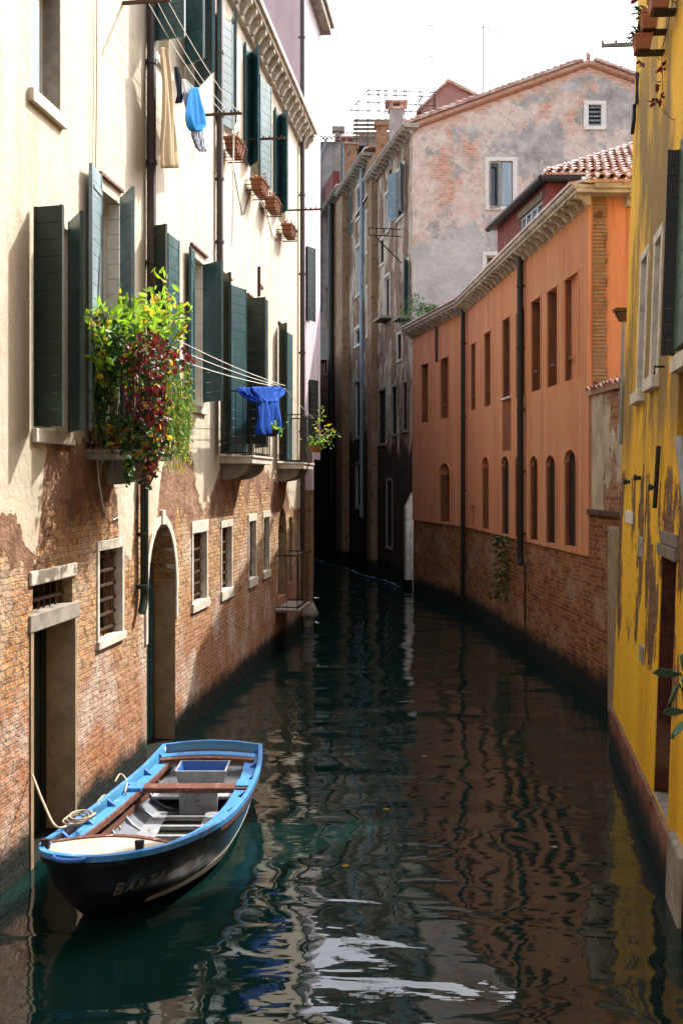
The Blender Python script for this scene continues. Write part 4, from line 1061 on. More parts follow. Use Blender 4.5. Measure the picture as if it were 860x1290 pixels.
gre = thing('house', 'grey weathered house with a blue downpipe and ochre brick shaft beyond the gabled house', 'house', S2.M)
n2 = S2.len
so2 = sops(S2, [(448.5, 455, 306, 367), (447, 453.5, 412, 432), (447.5, 454, 480, 550), (462.5, 465.5, 480, 530), (461.5, 464.5, 265, 315), (462, 465, 360, 420), (448, 454, 585, 640), (448.5, 454.5, 232, 270)])
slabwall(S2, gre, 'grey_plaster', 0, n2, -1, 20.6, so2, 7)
for i, o in enumerate(so2):
    wn = make_window(S2, gre, o, frame='white_wood', pane='curtain' if i in (0, 4) else 'dark', muntin=False)
    surround(S2, wn, o, .14, .02, .16, .14, 0, 'stone' if o['v0'] > 8 else 'stone_dark', inset=.03)  # dark stone low down follows the wall's painted shade
mb = MB(); mb.box(.02, 1.75, -.40, .05, -1, 20.2); mb.build('chimney_breast', M['brick_column'], gre, S2.M)
cornice(S2, gre, 0, n2-.3, 20.6, .45, .55)
x = S2.uv(458, 500)[0]; pipe(S2, gre, [(x, 20.5), (x, 12), (x, 2.6)], .09, 'pipe_blue', 6, out=.12)
o = S2.op(440, 446, 232, 262, d=.1); mb = MB(); mb.box(1.9, 2.5, -.05, .02, 17.9, 20.1); mb.build('shutter', M['shutter'], gre, S2.M)
mb = MB(); mb.hexa([(0,-.4,20.8),(n2,-.4,20.8),(n2,7,22.6),(0,7,22.6)],[(0,-.4,20.9),(n2,-.4,20.9),(n2,7,22.7),(0,7,22.7)]); mb.build('roof', M['tile'], gre, S2.M)
chimney(gre, .55, 56.6, .72, 20.2, 23.6, 'brick_column')

far = thing('house', 'dark red brick house with a black downpipe at the far end of the canal', 'house', S3.M)
n3 = S3.len
so3 = sops(S3, [(427.5, 430, 262, 285), (427.5, 430, 320, 390), (427, 430, 430, 480), (409, 412, 300, 360), (409, 412, 420, 470)])
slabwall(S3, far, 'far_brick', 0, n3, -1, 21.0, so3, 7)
for o in so3:
    wn = make_window(S3, far, o, pane='dark', muntin=False); surround(S3, wn, o, .15, .02, .15, .15, 0, 'stone_dark', inset=.03)
cornice(S3, far, 0, n3-.1, 21.0, .45, .6, 'stone_dark')
x = S3.uv(421, 400)[0]; pipe(S3, far, [(x, 20.9), (x, 12), (x, 3)], .17, 'pipe_black', 4, out=.2)
mb = MB(); mb.hexa([(0,-.4,21.2),(n3,-.4,21.2),(n3,7,23),(0,7,23)],[(0,-.4,21.3),(n3,-.4,21.3),(n3,7,23.1),(0,7,23.1)]); mb.build('roof', M['tile'], far, S3.M)
u = S3.uv(416, 240)[0]; mb = MB(); mb.box(u-2.5, u+2.0, -.2, .2, 21.2, 22.7); mb.build('parapet', M['red_wall'], far, S3.M)

# rooftop buildings behind
B1 = Fac((-1.05, 62), (3.9, 62))
rt = thing('house', 'grey tiled rooftop house with blue-grey gutter pipes behind the canal row', 'house', B1.M)
mb = MB(); mb.box(-.5, .75, 0, 4, 12, 25.6); mb.box(.75, 5.6, .5, 5, 12, 26.0); mb.build('wall', M['chimney_grey'], rt, B1.M)
mb = MB(); tiles(mb, (-.6, -.35, 25.65), (1,0,0), (0,1,.35), 6, 4, .26, .4, .11); tiles(mb, (.75, .1, 26.05), (1,0,0), (0,1,.35), 20, 5, .26, .4, .11); mb.build('roof', M['tile'], rt, B1.M)
mb = MB(); mb.box(1.8, 2.9, .45, .52, 23.4, 25.5); mb.build('window', M['dark'], rt, B1.M)
mb = MB(); mb.box(.62, 1.02, -.10, .3, 12, 26.2); mb.box(.45, 1.25, -.2, .4, 26.2, 26.5); mb.build('pilaster', M['stone_dark'], rt, B1.M)
mb = MB(); mb.tube([(1.2, .3, 26), (1.15, .1, 25.2), (1.15, .1, 15)], .09, 8); mb.build('drainpipe', M['pipe_blue'], rt, B1.M)
mb = MB(); mb.tube([(.1, -.3, 25.7), (.0, -.1, 25.2), (-.3, -.1, 24.6), (-.3, -.1, 15)], .09, 8); mb.build('drainpipe', M['pipe_blue'], rt, B1.M)
B2f = Fac((4.45, 56), (7.55, 56))
pk = thing('house', 'small rose gabled house top peeking over the big gable roof', 'house', B2f.M)
M['rose'] = simple('rose_plaster', (.40,.22,.18), .9, .5, 1.5, .2)
mb = MB(); a = [(0, 15), (3.1, 15), (3.1, 26.0), (1.5, 26.85), (0, 25.3)]; mb.prism(a, 0, 6); mb.build('wall', M['rose'], pk, B2f.M)
mb = MB(); mb.prism([(-.25,25.1),(1.5,26.85),(3.35,25.95),(3.35,26.1),(1.5,27.02),(-.25,25.26)], -.25, 6); mb.build('roof', M['tile'], pk, B2f.M)
mb = MB(); mb.box(1.9, 2.7, -.02, .05, 24.9, 25.7); mb.build('window', M['dark'], pk, B2f.M)
# timber roof terrace (poles and rails)
al = thing('roof_terrace', 'spindly roof terrace of poles and rails above the chimneys', 'roof terrace', Matrix.Translation((2.5, 50, 21)))
mb = MB(); AM = WM[al.name]; q = AM.inverted()
def seg(a, b, Y=50, Y2=None, r=.028): mb.tube([q @ at(a[0], a[1], Y), q @ at(b[0], b[1], Y2 or Y)], r, 5)
for Yq, dx in ((50, 0), (53, 2)):
    for x in (449, 463, 475.5, 485, 496.5, 509, 528, 546): seg((x+dx, 112 if x > 455 else 130), (x+dx, 150), Yq)
    seg((463+dx, 113.5), (547+dx, 116.5), Yq); seg((463+dx, 119), (540+dx, 121.5), Yq); seg((449+dx, 128), (546+dx, 133), Yq); seg((440+dx, 139), (540+dx, 141), Yq)
seg((463, 114), (440, 140)); seg((535, 118), (515, 142))
for x in (449, 475.5, 509, 546): seg((x, 118 if x > 455 else 131), (x+2, 118 if x > 455 else 131), 50, 53)
for x in (449, 463, 475.5, 496.5, 509, 528, 546): seg((x, 148), (x, 190), 50)
mb.build('rails', M['rust'], al, AM)
mb = MB(); a = q @ at(445, 150, 50); b = q @ at(548, 150, 53)
for y in (0, .6, 1.2, 1.8, 2.4, 3.0): mb.box(min(a.x,b.x), max(a.x,b.x), y, y+.09, a.z-.12, a.z)
mb.build('joists', M['grey_wood'], al, AM)
for (x, yt, yb, Y, arm, lab) in ((608, 33, 135, 50, [((608, 34), (633, 42))], 'tall thin antenna mast with one slanted arm above the gabled house'),
                           (542.5, 30, 118, 60, [((541, 32.5), (558, 32.5)), ((538, 71), (546, 72)), ((556, 68), (563, 68))], 'faint antenna mast with short crossbars above the roof terrace')):
    t = thing('antenna', lab, 'antenna', Matrix.Translation(at(x, yb, Y)), 'rooftop antennas'); AM = WM[t.name]; q = AM.inverted()
    mb = MB(); mb.tube([q @ at(x, yb, Y), q @ at(x, yt, Y)], .036 if Y < 55 else .03, 5); mb.build('mast', M['iron'], t, AM)
    mb = MB()
    for a, b in arm: mb.tube([q @ at(*a, Y), q @ at(*b, Y)], .028 if Y < 55 else .028, 5)
    mb.build('arm', M['iron'], t, AM)
# string of small floats across the far water
fl = thing('float_line', 'string of small blue and white floats lying across the dark far canal', 'float line', Matrix.Translation((0, 50, 0)))
a = Vector((-1.9, 57.5, .05)); b = Vector((2.55, 41.4, .05))
mb = MB(); pts = [a.lerp(b, i/24) + Vector((.12*math.sin(i*.7), 0, 0)) for i in range(25)]
FM = WM[fl.name]; qi = FM.inverted(); mb.tube([qi @ p for p in pts], .010, 5); mb.build('cord', M['pipe_blue'], fl, FM)
M['float'] = simple('pale_blue_float', (.18,.25,.38), .5, .3, 5, 0)
mb = MB()
for i in (1,2,4,5,8,11,13,14,17,18,20,22):
    p = qi @ pts[i]; mb.tube([p+Vector((-.10,.2,0)), p+Vector((-.05,.1,.02)), p+Vector((.05,-.1,.02)), p+Vector((.10,-.2,0))], [.01,.03,.03,.01], 8)
mb.build('floats', M['float'], fl, FM)
#PART5
# ================================================================== BOAT
BO = Vector((-2.0, 12.2, 0))
boat = thing('rowing_boat', 'blue and black wooden boat with name lettering, moored by the brick wall', 'boat', Matrix.Translation(BO))
G0 = [(-2.60,14.60,.62),(-2.68,13.7,.60),(-2.78,12.8,.62),(-2.89,11.8,.66),(-3.00,10.85,.72),(-3.06,10.30,.77),(-3.02,10.02,.795),(-2.90,9.86,.805),
      (-2.66,9.77,.81),(-2.38,9.78,.80),(-2.08,9.92,.785),(-1.78,10.20,.76),(-1.50,10.66,.73),(-1.30,11.25,.69),(-1.18,12.0,.65),(-1.12,12.9,.62),(-1.12,13.8,.61),(-1.18,14.60,.62),(-1.52,14.67,.645),(-1.9,14.70,.655),(-2.26,14.67,.645)]
def dense(pts, sub=4):
    out = []; n = len(pts)
    for i in range(n):
        p0, p1, p2, p3 = [Vector(pts[(i+k-1) % n]) for k in range(4)]
        if i >= n-4:      # straight transom and its corners
            for k in range(sub): out.append(p1.lerp(p2, k/sub))
            continue
        if i == 0: p0 = p1
        if i == n-5: p3 = p2
        for k in range(sub):
            t = k/sub
            out.append(.5*((2*p1)+(p2-p0)*t+(2*p0-5*p1+4*p2-p3)*t*t+(3*p1-p0-3*p2+p3)*t**3))
    return [q - BO for q in out]
GL = dense(G0); NB = len(GL)
cen = Vector((-2.0, 12.4, 0)) - BO
NIN = []
for i in range(NB):
    t = GL[(i+1) % NB] - GL[i-1]; n = Vector((-t.y, t.x, 0)).normalized()
    if n.dot(cen - GL[i]) < 0: n = -n
    NIN.append(n)
def bowf(i):       # 1 at the bow, 0 aft
    return max(0, min(1, (11.6 - (GL[i].y + BO.y))/1.7))
def hullp(i, z, off=0.0):
    """point on the outer hull skin below gunwale point i at height z"""
    g = GL[i].z; b = bowf(i); k = max(0, (g - z))/g
    ins = (.10 + .08*b)*k + (.14 + .20*b)*k**3
    q = GL[i] + NIN[i]*(ins - off); return Vector((q.x, q.y, z))
def ringat(fz, off=0.0): return [hullp(i, fz(i), off) for i in range(NB)]
def hull_mat():
    n = NT('worn_navy_hull_paint', .28, .5)
    sp = n.node('ShaderNodeSeparateXYZ'); n.t.links.new(n.obj, sp.inputs[0]); z = sp.outputs[2]
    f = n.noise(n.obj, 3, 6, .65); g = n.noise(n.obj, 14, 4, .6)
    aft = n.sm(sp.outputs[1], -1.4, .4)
    c = n.mix(aft, (.006,.008,.014), (.03,.16,.30))  # lit aft blue and shaded black bow are put into the paint
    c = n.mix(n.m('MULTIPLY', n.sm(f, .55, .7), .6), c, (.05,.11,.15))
    c = n.mix(n.sm(z, .09, .08), c, (.008,.03,.03))
    c = n.mix(n.sm(z, .07, .02), c, (.01,.03,.02))
    # pale patch on the starboard bow beside the name
    dx = n.m('DIVIDE', n.m('SUBTRACT', sp.outputs[0], .36), .20); dz = n.m('DIVIDE', n.m('SUBTRACT', z, .36), .12)
    r = n.m('SUBTRACT', 1.0, n.m('ADD', n.m('MULTIPLY', dx, dx), n.m('MULTIPLY', dz, dz)))
    fr = n.sm(sp.outputs[1], -1.0, -1.3)
    sc_ = n.m('MULTIPLY', fr, n.sm(n.m('ADD', n.m('MULTIPLY', r, .35), n.noise(n.obj, 6, 5, .7, (1,1,2.2), 4)), .62, .74))
    c = n.mix(n.m('MULTIPLY', sc_, .8), c, (.42,.48,.52))
    return n.out(c, n.bump(n.m('ADD', f, n.m('MULTIPLY', g, .4)), .12, .01))
M['hull'] = hull_mat()
M['blue'] = simple('sky_blue_boat_paint', (.055,.25,.60), .42, .35, 7, .2, .4, dirt=(.20,.32,.42))
M['blue_dark'] = simple('deep_blue_boat_paint', (.03,.13,.42), .42, .35, 7, .2, .4)
M['boat_grey'] = simple('pale_grey_boat_paint', (.34,.36,.39), .5, .5, 5, .25, .4, dirt=(.17,.15,.13))
M['boat_cream'] = simple('cream_boat_deck', (.50,.47,.40), .55, .5, 4, .2, .4, dirt=(.33,.29,.22))
M['rib'] = simple('blue_grey_rib_paint', (.36,.40,.46), .5, .4, 6, .2)
M['letters'] = simple('worn_grey_lettering', (.17,.17,.16), .7, .7, 20, 0)
mb = MB()
mb.loft([ringat(lambda i: GL[i].z), ringat(lambda i: GL[i].z-.10), ringat(lambda i: GL[i].z*.62), ringat(lambda i: GL[i].z*.40), ringat(lambda i: .16), ringat(lambda i: .04), ringat(lambda i: -.08), ringat(lambda i: -.2)], caps=False)
def inset(d, dz): return [GL[i] + NIN[i]*d + Vector((0,0,dz)) for i in range(NB)]
b0 = len(mb.v)
mb.loft([ringat(lambda i: GL[i].z), inset(.04, 0), inset(.06, -.16)], caps=False)
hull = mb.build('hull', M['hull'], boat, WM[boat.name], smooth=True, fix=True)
mb = MB()
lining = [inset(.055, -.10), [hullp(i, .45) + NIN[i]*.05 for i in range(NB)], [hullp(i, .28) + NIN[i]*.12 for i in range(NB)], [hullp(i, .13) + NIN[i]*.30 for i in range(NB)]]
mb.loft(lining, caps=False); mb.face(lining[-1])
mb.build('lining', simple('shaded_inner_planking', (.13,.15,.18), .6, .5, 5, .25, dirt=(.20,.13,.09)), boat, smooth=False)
mb = MB(); SI = sorted([i for i in range(NB) if GL[i].x+BO.x > -1.9 and 10.15 < GL[i].y+BO.y < 14.59], key=lambda i: GL[i].y)
def sw(i): return .035 + .035*min(1, max(0, (GL[i].y+BO.y-10.15)/1.0))
mb.loft([[hullp(i, .125+sw(i), .004), hullp(i, .125+sw(i), .012), hullp(i, .125-sw(i)*.9, .012), hullp(i, .125-sw(i)*.9, .004)] for i in SI])
mb.build('boot_stripe', M['boat_cream'], boat)
# rim board on the sheer, rubbing strake
mb = MB(); mb.loft([inset(-.022, -.045), inset(-.022, .012), inset(.036, .012), inset(.036, -.10), inset(-.022, -.045)], caps=False); mb.build('rim', M['blue'], boat)
def rail(idx, closed, mat):
    mb = MB(); mb.loft([[hullp(i, GL[i].z-.05, .026), hullp(i, GL[i].z-.105, .03), hullp(i, GL[i].z-.115, .0), hullp(i, GL[i].z-.04, .0)] for i in idx]); mb.build('rub_rail', M[mat], boat)
allp = [(i, GL[i].y+BO.y, GL[i].x+BO.x) for i in range(NB)]
rail(sorted([i for i, y, x in allp if y > 11.0 and x > -1.6 and y < 14.62], key=lambda i: GL[i].y), False, 'brown_wood')
rail(sorted([i for i, y, x in allp if y > 9.95 and x < -2.5 and y < 14.62], key=lambda i: GL[i].y), False, 'brown_wood')
rail(sorted([i for i, y, x in allp if y <= 11.1 and x > -3.03], key=lambda i: GL[i].x), False, 'hull')
def stripe(mb, idx, a, b, dz, t=.025):
    mb.loft([[GL[i]+NIN[i]*a+Vector((0,0,dz)), GL[i]+NIN[i]*b+Vector((0,0,dz)), GL[i]+NIN[i]*b+Vector((0,0,dz-t)), GL[i]+NIN[i]*a+Vector((0,0,dz-t))] for i in idx])
Yb = [GL[i].y + BO.y for i in range(NB)]
port = [i for i in range(NB) if GL[i].x + BO.x < -2.4 and 10.28 < Yb[i] < 14.58]
star = [i for i in range(NB) if GL[i].x + BO.x > -1.85 and 10.28 < Yb[i] < 14.58]
for side in (port, star):
    mb = MB(); stripe(mb, side, .037, .20, -.085, .03); mb.build('side_deck', M['blue'], boat)
    mb = MB(); stripe(mb, side, .20, .235, -.08, .06); mb.build('inner_rail', M['brown_wood' if side is port else 'blue'], boat)
    mb = MB(); stripe(mb, side, .16, .19, -.24, .07); mb.build('stringer', M['brown_wood'], boat)
    for i in side[1::3]:                       # blue knees standing on the side deck
        p = GL[i]; n = NIN[i]; t = Vector((-n.y, n.x, 0)); z = Vector((0,0,1))
        A = [p+n*.037-z*.083, p+n*.15-z*.083, p+n*.037+z*.0]
        mb = MB(); mb.loft([[q - t*.022 for q in A], [q + t*.022 for q in A]]); mb.build('knee', M['blue_dark'], boat)
for side in (port, star):                      # ribs
    for i in side[1::2]:
        p = GL[i]; n = NIN[i]; t = Vector((-n.y, n.x, 0))
        prof = [p+n*.05-Vector((0,0,.12)), hullp(i,.45)+n*.055, hullp(i,.34)+n*.085, hullp(i,.26)+n*.13, hullp(i,.19)+n*.21, hullp(i,.145)+n*.34]
        mb = MB(); mb.loft([[q - t*.018 - n*.02, q + t*.018 - n*.02, q + t*.018 + n*.055, q - t*.018 + n*.055] for q in prof]); mb.build('rib', M['rib'], boat)
def bq(px, py, z):
    Y = FPX*(CAMH-z)/(py-PY0); return Vector(((px-PX0)/FPX*Y, Y, z)) - BO
# fore deck with its curved brown beam
bow = [i for i in range(NB) if Yb[i] < 10.36]
ptsd = [GL[i]+NIN[i]*.038+Vector((0,0,-.03)) for i in bow]
aft = []
pA, pB = ptsd[0], ptsd[-1]
for k in range(1, 10):
    t = k/10; q = pB.lerp(pA, t); q.y += .17*math.sin(math.pi*t); q.z += .012*math.sin(math.pi*t); aft.append(q)
dk = ptsd + aft
mb = MB(); mb.loft([[q-Vector((0,0,.03)) for q in dk], dk]); mb.build('fore_deck', M['boat_cream'], boat)
line = [pB] + aft + [pA]
mb = MB(); mb.loft([[q+Vector((0,-.0,.012)), q+Vector((0,.065,.012)), q+Vector((0,.065,-.10)), q+Vector((0,-.0,-.10))] for q in line]); mb.build('fore_beam', M['brown_wood'], boat)
mb = MB(); stripe(mb, bow, .036, .075, -.024, .02); mb.build('deck_edge', M['blue'], boat)
for px, py in ((58, 1068), (176, 1070)):
    p = bq(px, py, .77); mb = MB(); mb.hexa([p+Vector((-.035,-.035,-.03)),p+Vector((.035,-.035,-.03)),p+Vector((.035,.035,-.03)),p+Vector((-.035,.035,-.03))],[p+Vector((-.045,-.04,.10)),p+Vector((.045,-.04,.10)),p+Vector((.045,.04,.085)),p+Vector((-.045,.04,.085))])
    mb.build('bollard', M['dark_wood'], boat, bevel=.01)
mb = MB(); k0 = min(range(NB), key=lambda i: (GL[i]-bq(90, 1079, .8)).length); p = GL[k0]; n = NIN[k0]; t = Vector((-n.y, n.x, 0))
mb.tube([p + t*(.16*math.cos(math.pi*k/10)) - n*(.015+.085*math.sin(math.pi*k/10)) + Vector((0,0,-.01)) for k in range(11)], .024, 8); mb.build('fairlead', M['blue_dark'], boat, smooth=True)
# thwart, stern beam, stern seat, locker, floor
def cross(y0, y1, z0, z1, name, mat, ext=.10, bow_=0.0):
    def edge(y, s):
        cand = [GL[i] + NIN[i]*.2 for i in (port if s < 0 else star)]
        c = min(cand, key=lambda q: abs(q.y - (y-BO.y))); return c.x
    ym = (y0+y1)/2; xa, xb = edge(ym, -1)-ext, edge(ym, 1)+ext
    mb = MB(); N = 10; ring_ = []
    for k in range(N+1):
        x = xa + (xb-xa)*k/N; dy = bow_*math.sin(math.pi*k/N)
        ring_.append([Vector((x, y0-BO.y+dy, z0)), Vector((x, y1-BO.y+dy, z0)), Vector((x, y1-BO.y+dy, z1)), Vector((x, y0-BO.y+dy, z1))])
    mb.loft(ring_); return mb.build(name, M[mat], boat, bevel=.006)
cross(12.72, 12.94, .50, .565, 'thwart', 'brown_wood', .12)
for s in (1, -1):
    i = min(star if s > 0 else port, key=lambda k: abs(Yb[k]-12.83)); p = GL[i]+NIN[i]*.14
    mb = MB(); mb.box(p.x-.10, p.x+.10, p.y-.13, p.y+.13, .535, .585); mb.build('thwart_cap', M['blue'], boat, bevel=.006)
cross(13.98, 14.10, .50, .57, 'stern_beam', 'brown_wood', .10, .12)
cross(14.12, 14.30, .52, .575, 'stern_deck', 'blue', .12, .14)
cross(13.1, 14.55, .30, .34, 'stern_seat', 'boat_grey', .04)
mb = MB(); mb.box(-2.12-BO.x, -1.62-BO.x, 13.02-BO.y, 13.09-BO.y, .12, .50); mb.build('locker_front', M['boat_grey'], boat, bevel=.006)
for x0, x1, y0, y1, m_ in ((-2.55,-2.25,11.05,12.95,'boat_grey'), (-2.75,-2.58,11.1,12.7,'boat_grey'), (-1.76,-1.55,11.4,12.95,'boat_grey')):
    mb = MB(); mb.box(x0-BO.x, x1-BO.x, y0-BO.y, y1-BO.y, .165, .19); mb.build('floorboard', M[m_], boat, bevel=.004)
for k in range(5):
    mb = MB(); y = 11.35 + k*.34; mb.box(-2.24-BO.x, -1.73-BO.x, y-BO.y, y+.06-BO.y, .15, .20); mb.build('floor_timber', M['boat_grey'], boat, bevel=.004)
mb = MB(); mb.face([(a_-BO.x, b_-BO.y, .135) for a_, b_ in ((-2.55,11.0),(-1.85,11.0),(-1.62,11.7),(-1.5,13),(-2.5,13))]); mb.build('bilge', simple('dark_bilge', (.035,.04,.02), .3, .6, 4, .2), boat)
# hand-painted name on the bow
def text_mesh(body, size):
    cu = bpy.data.curves.new('name_curve', 'FONT'); cu.body = body; cu.size = size; cu.shear = .25; cu.offset = .001
    o = bpy.data.objects.new('name_curve', cu); C.objects.link(o)
    bpy.context.view_layer.update()
    me = bpy.data.meshes.new_from_object(o.evaluated_get(bpy.context.evaluated_depsgraph_get()))
    bpy.data.objects.remove(o); bpy.data.curves.remove(cu); return me
try:
    mb = MB(); cx = 0.0
    run = [k for k in range(NB) if GL[k].y+BO.y < 11.2 and GL[k].x+BO.x > -2.7]
    run.sort(key=lambda k: GL[k].x)
    cum = [0.0]
    for a, b in zip(run, run[1:]): cum.append(cum[-1] + (GL[b]-GL[a]).length)
    start = next(c for c, k in zip(cum, run) if GL[k].x+BO.x > -2.27)
    def surf(s, z):
        for j in range(len(run)-1):
            if cum[j+1] >= s:
                f = (s-cum[j])/(cum[j+1]-cum[j]); return hullp(run[j], z, .006).lerp(hullp(run[j+1], z, .006), f)
        return hullp(run[-1], z, .006)
    for ch, size in zip('BARTA', (.21, .145, .145, .15, .15)):
        me = text_mesh(ch, size); wmax = max(v.co.x for v in me.vertices)
        vs = [surf(start + cx + v.co.x, .33 + v.co.y*1.0 + (cx)*.10) for v in me.vertices]
        mb.faces(vs, [tuple(p.vertices) for p in me.polygons]); cx += wmax + .028
    mb.build('name_lettering', M['letters'], boat, solid=.004, fix=False)
except Exception as ex:
    print('text failed', ex)
# grey tub with blue inside on the stern seat
tub = thing('storage_tub', 'pale grey tapered tub with blue inside on the boat stern seat', 'tub', Matrix.Translation((-1.88, 13.55, .345)))
mb = MB(); a = [(-.27,-.20),(.27,-.20),(.27,.20),(-.27,.20)]; f = 1.28
o_ = [[(x*1.0,y,0) for x,y in a], [(x*f,y*f,.27) for x,y in a], [(x*f-math.copysign(.03,x),y*f-math.copysign(.03,y),.27) for x,y in a]]
mb.loft(o_, caps=False); mb.face([(x,y,0) for x,y in a]); mb.build('tub_body', M['boat_grey'], tub)
mb = MB(); i_ = [[(x*f-math.copysign(.026,x),y*f-math.copysign(.026,y),.272) for x,y in a], [(x*1.0-math.copysign(.03,x),y-math.copysign(.03,y),.05) for x,y in a]]
mb.loft(i_, caps=False); mb.face(i_[1]); mb.build('tub_lining', M['blue_dark'], tub, fix=False)
# mooring ropes
def rope(pts, r, parent=None, name='mooring_rope', mat='rope', n=6):
    q = [Vector(p) for p in pts]; out = []
    for i in range(len(q)-1):
        p0, p1, p2, p3 = q[max(i-1,0)], q[i], q[i+1], q[min(i+2,len(q)-1)]
        for k in range(6):
            t = k/6; out.append(.5*((2*p1)+(p2-p0)*t+(2*p0-5*p1+4*p2-p3)*t*t+(3*p1-p0-3*p2+p3)*t**3))
    out.append(q[-1]); mb = MB(); mb.tube(out, r, n); return mb.build(name, M[mat], parent, smooth=True)
wl = L.M @ Vector((L.uv(38, 1040)[0], -.03, 1.1))
a = bq(72, 1042, .80)+BO; b = bq(95, 1036, .72)+BO
tag(rope([wl, wl.lerp(a, .5)-Vector((0,0,.05)), a, b], .014), 'pale mooring rope stretched from the boat bow to the brick wall', 'rope')
pts = [b]
for k in range(22): pts.append(b + Vector((.13*math.cos(k*.9)+.02*k/4, .17*math.sin(k*.9)-.05, .03+.004*k)))
tag(rope(pts, .012), 'loose coil of pale rope lying on the port side deck', 'rope')
pts = [bq(122, 1012, .58), bq(132, 1002, .62), bq(141, 1010, .56), bq(142, 1026, .45), bq(138, 1036, .40), bq(148, 1038, .34), bq(152, 1044, .3)]
tag(rope([p+BO for p in pts], .013), 'pale rope hanging from the side deck into the open boat', 'rope')
pts = [bq(145, 985, .64), bq(152, 975, .68), bq(160, 985, .62), bq(158, 998, .58), bq(163, 1003, .5)]
tag(rope([p+BO for p in pts], .012), 'thin rope looped around the end of the brown thwart', 'rope')

# ================================================================== PLANTS
def sample(poly_rects, n, F, outs, urange):
    res = []; tries = 0; tot = sum(w_ for *_, w_ in poly_rects)
    while len(res) < n and tries < n*60:
        tries += 1; r = random.uniform(0, tot)
        for (cx, cy, rx, ry, w_) in poly_rects:
            r -= w_
            if r <= 0: break
        t = random.uniform(0, 2*math.pi); k = math.sqrt(random.random())
        px, py = cx + rx*k*math.cos(t), cy + ry*k*math.sin(t)
        out = random.uniform(*outs); u, v = F.uv(px, py, out)
        if urange[0] < u < urange[1]: res.append((u, -out, v))
    return res
u0, u1, e, vs = PB
def pot(parent, x, y, z, w_, d, h, F):
    mb = MB(); a = [(-w_/2,-d/2),(w_/2,-d/2),(w_/2,d/2),(-w_/2,d/2)]
    mb.loft([[(x+i*.85,y+j*.8,z) for i,j in a], [(x+i,y+j,z+h*.8) for i,j in a], [(x+i*1.06,y+j*1.06,z+h*.8) for i,j in a], [(x+i*1.06,y+j*1.06,z+h) for i,j in a], [(x+i*.95,y+j*.92,z+h) for i,j in a], [(x+i*.92,y+j*.9,z+h*.85) for i,j in a]])
    return mb.build('pot', M['terracotta'], parent, F.M, bevel=.006)
sh = thing('shrub', 'bright lime green leafy shrub topping the overgrown balcony', 'plant', L.M @ Matrix.Translation(((u0+u1)/2, -.4, vs)))
pot(sh, (u0+u1)/2+.1, -.35, vs+.01, .75, .3, .3, L)
stems = []
tips = [(196,338,.45),(210,352,.5),(224,384,.62),(240,383,.75),(150,366,.35),(165,373,.4),(182,374,.5),(128,384,.2),(110,392,.12),(140,392,.3),(205,392,.55),(215,405,.6),(192,402,.55),(170,398,.5),(156,404,.4),(125,410,.3),(232,408,.7),(178,420,.6)]
mbs = MB(); lp = []
for (px, py, out) in tips:
    u, v = L.uv(px, py, out); tip = Vector((u, -out, v)); base = Vector((min(max(u, u0+.1), u1-.1), -.35, vs+.3))
    P = [base.lerp(tip, k/8) + Vector((.05*math.sin(k), .05*math.cos(k*1.3), 0))*math.sin(math.pi*k/8) for k in range(9)]
    mbs.tube(P, [.012-.001*k for k in range(9)], 5)
    for k in range(3, 9):
        for _ in range(5): lp.append(P[k] + Vector([random.gauss(0, .035) for _ in range(3)]) - Vector((0,0,random.uniform(0,.1))))
mbs.build('stems', M['stem'], sh, L.M)
lp += [Vector(p) for p in sample([(150,402,42,22,3),(205,400,30,22,3),(215,375,14,14,1)], 170, L, (.1,.95), (u0-.2,u1+.35))]
mb = MB(); leaves(mb, lp, .17, mats=[0,0,0,0,0,0,0,1], droop=-.55, aspect=.40); mb.build('foliage', [M['leaf_lime'], M['leaf_yellow']], sh, L.M, fix=False)
iv = thing('ivy', 'dark green and yellow ivy hiding the near side of the balcony', 'plant', L.M @ Matrix.Translation((u0, -.4, vs)))
pot(iv, u0+.12, -.30, vs+.01, .22, .5, .28, L)
lp = sample([(128,455,26,60,4),(118,520,16,40,2),(150,545,35,25,3),(180,560,28,22,2),(150,440,40,25,2)], 1500, L, (.12,1.0), (u0-.18,u0+.45))
lp += sample([(128,600,4,34,1),(142,590,3,28,1),(160,590,6,22,1),(134,622,5,10,.5)], 90, L, (.75,.95), (u0-.6,u1+.6))
mb = MB(); leaves(mb, lp, .085, mats=[0]*10+[1,2], droop=.3, aspect=.8); mb.build('foliage', [M['leaf_green'], M['leaf_lime'], M['leaf_yellow']], iv, L.M, fix=False)
mb = MB()
for px, a, b in ((128,560,632),(142,560,620),(134,540,610),(150,430,560),(120,430,560)):
    P = [(L.uv(px+2*math.sin(k), a+(b-a)*k/8, .85)[0], -.85, L.uv(px, a+(b-a)*k/8, .85)[1]) for k in range(9)]; mb.tube(P, .003, 4)
mb.build('stems', M['leaf_green'], iv, L.M)
rc = thing('creeper', 'crimson creeper spilling over the front corner of the balcony', 'plant', L.M @ Matrix.Translation((u1, -.8, vs)))
lp = sample([(185,445,30,28,4),(180,490,24,45,5),(195,540,18,30,2),(190,580,11,22,.8),(225,452,20,16,1.4),(238,470,8,24,.6),(205,500,16,30,1.5),(186,602,8,14,.2)], 1500, L, (.55,1.05), (u0-.25,u1+.5))
mb = MB(); leaves(mb, lp, .085, mats=[0]*11+[1,2,2,2,2], droop=.6, aspect=.75); mb.build('foliage', [M['leaf_red'], M['leaf_yellow'], M['leaf_green']], rc, L.M, fix=False)
mb = MB()
for px in (168, 178, 188, 198, 208):
    P = [(L.uv(px+3*math.sin(k*.8+px), 440+16*k, .86)[0], -.86, L.uv(px, 440+16*k, .86)[1]) for k in range(9)]; mb.tube(P, .003, 4)
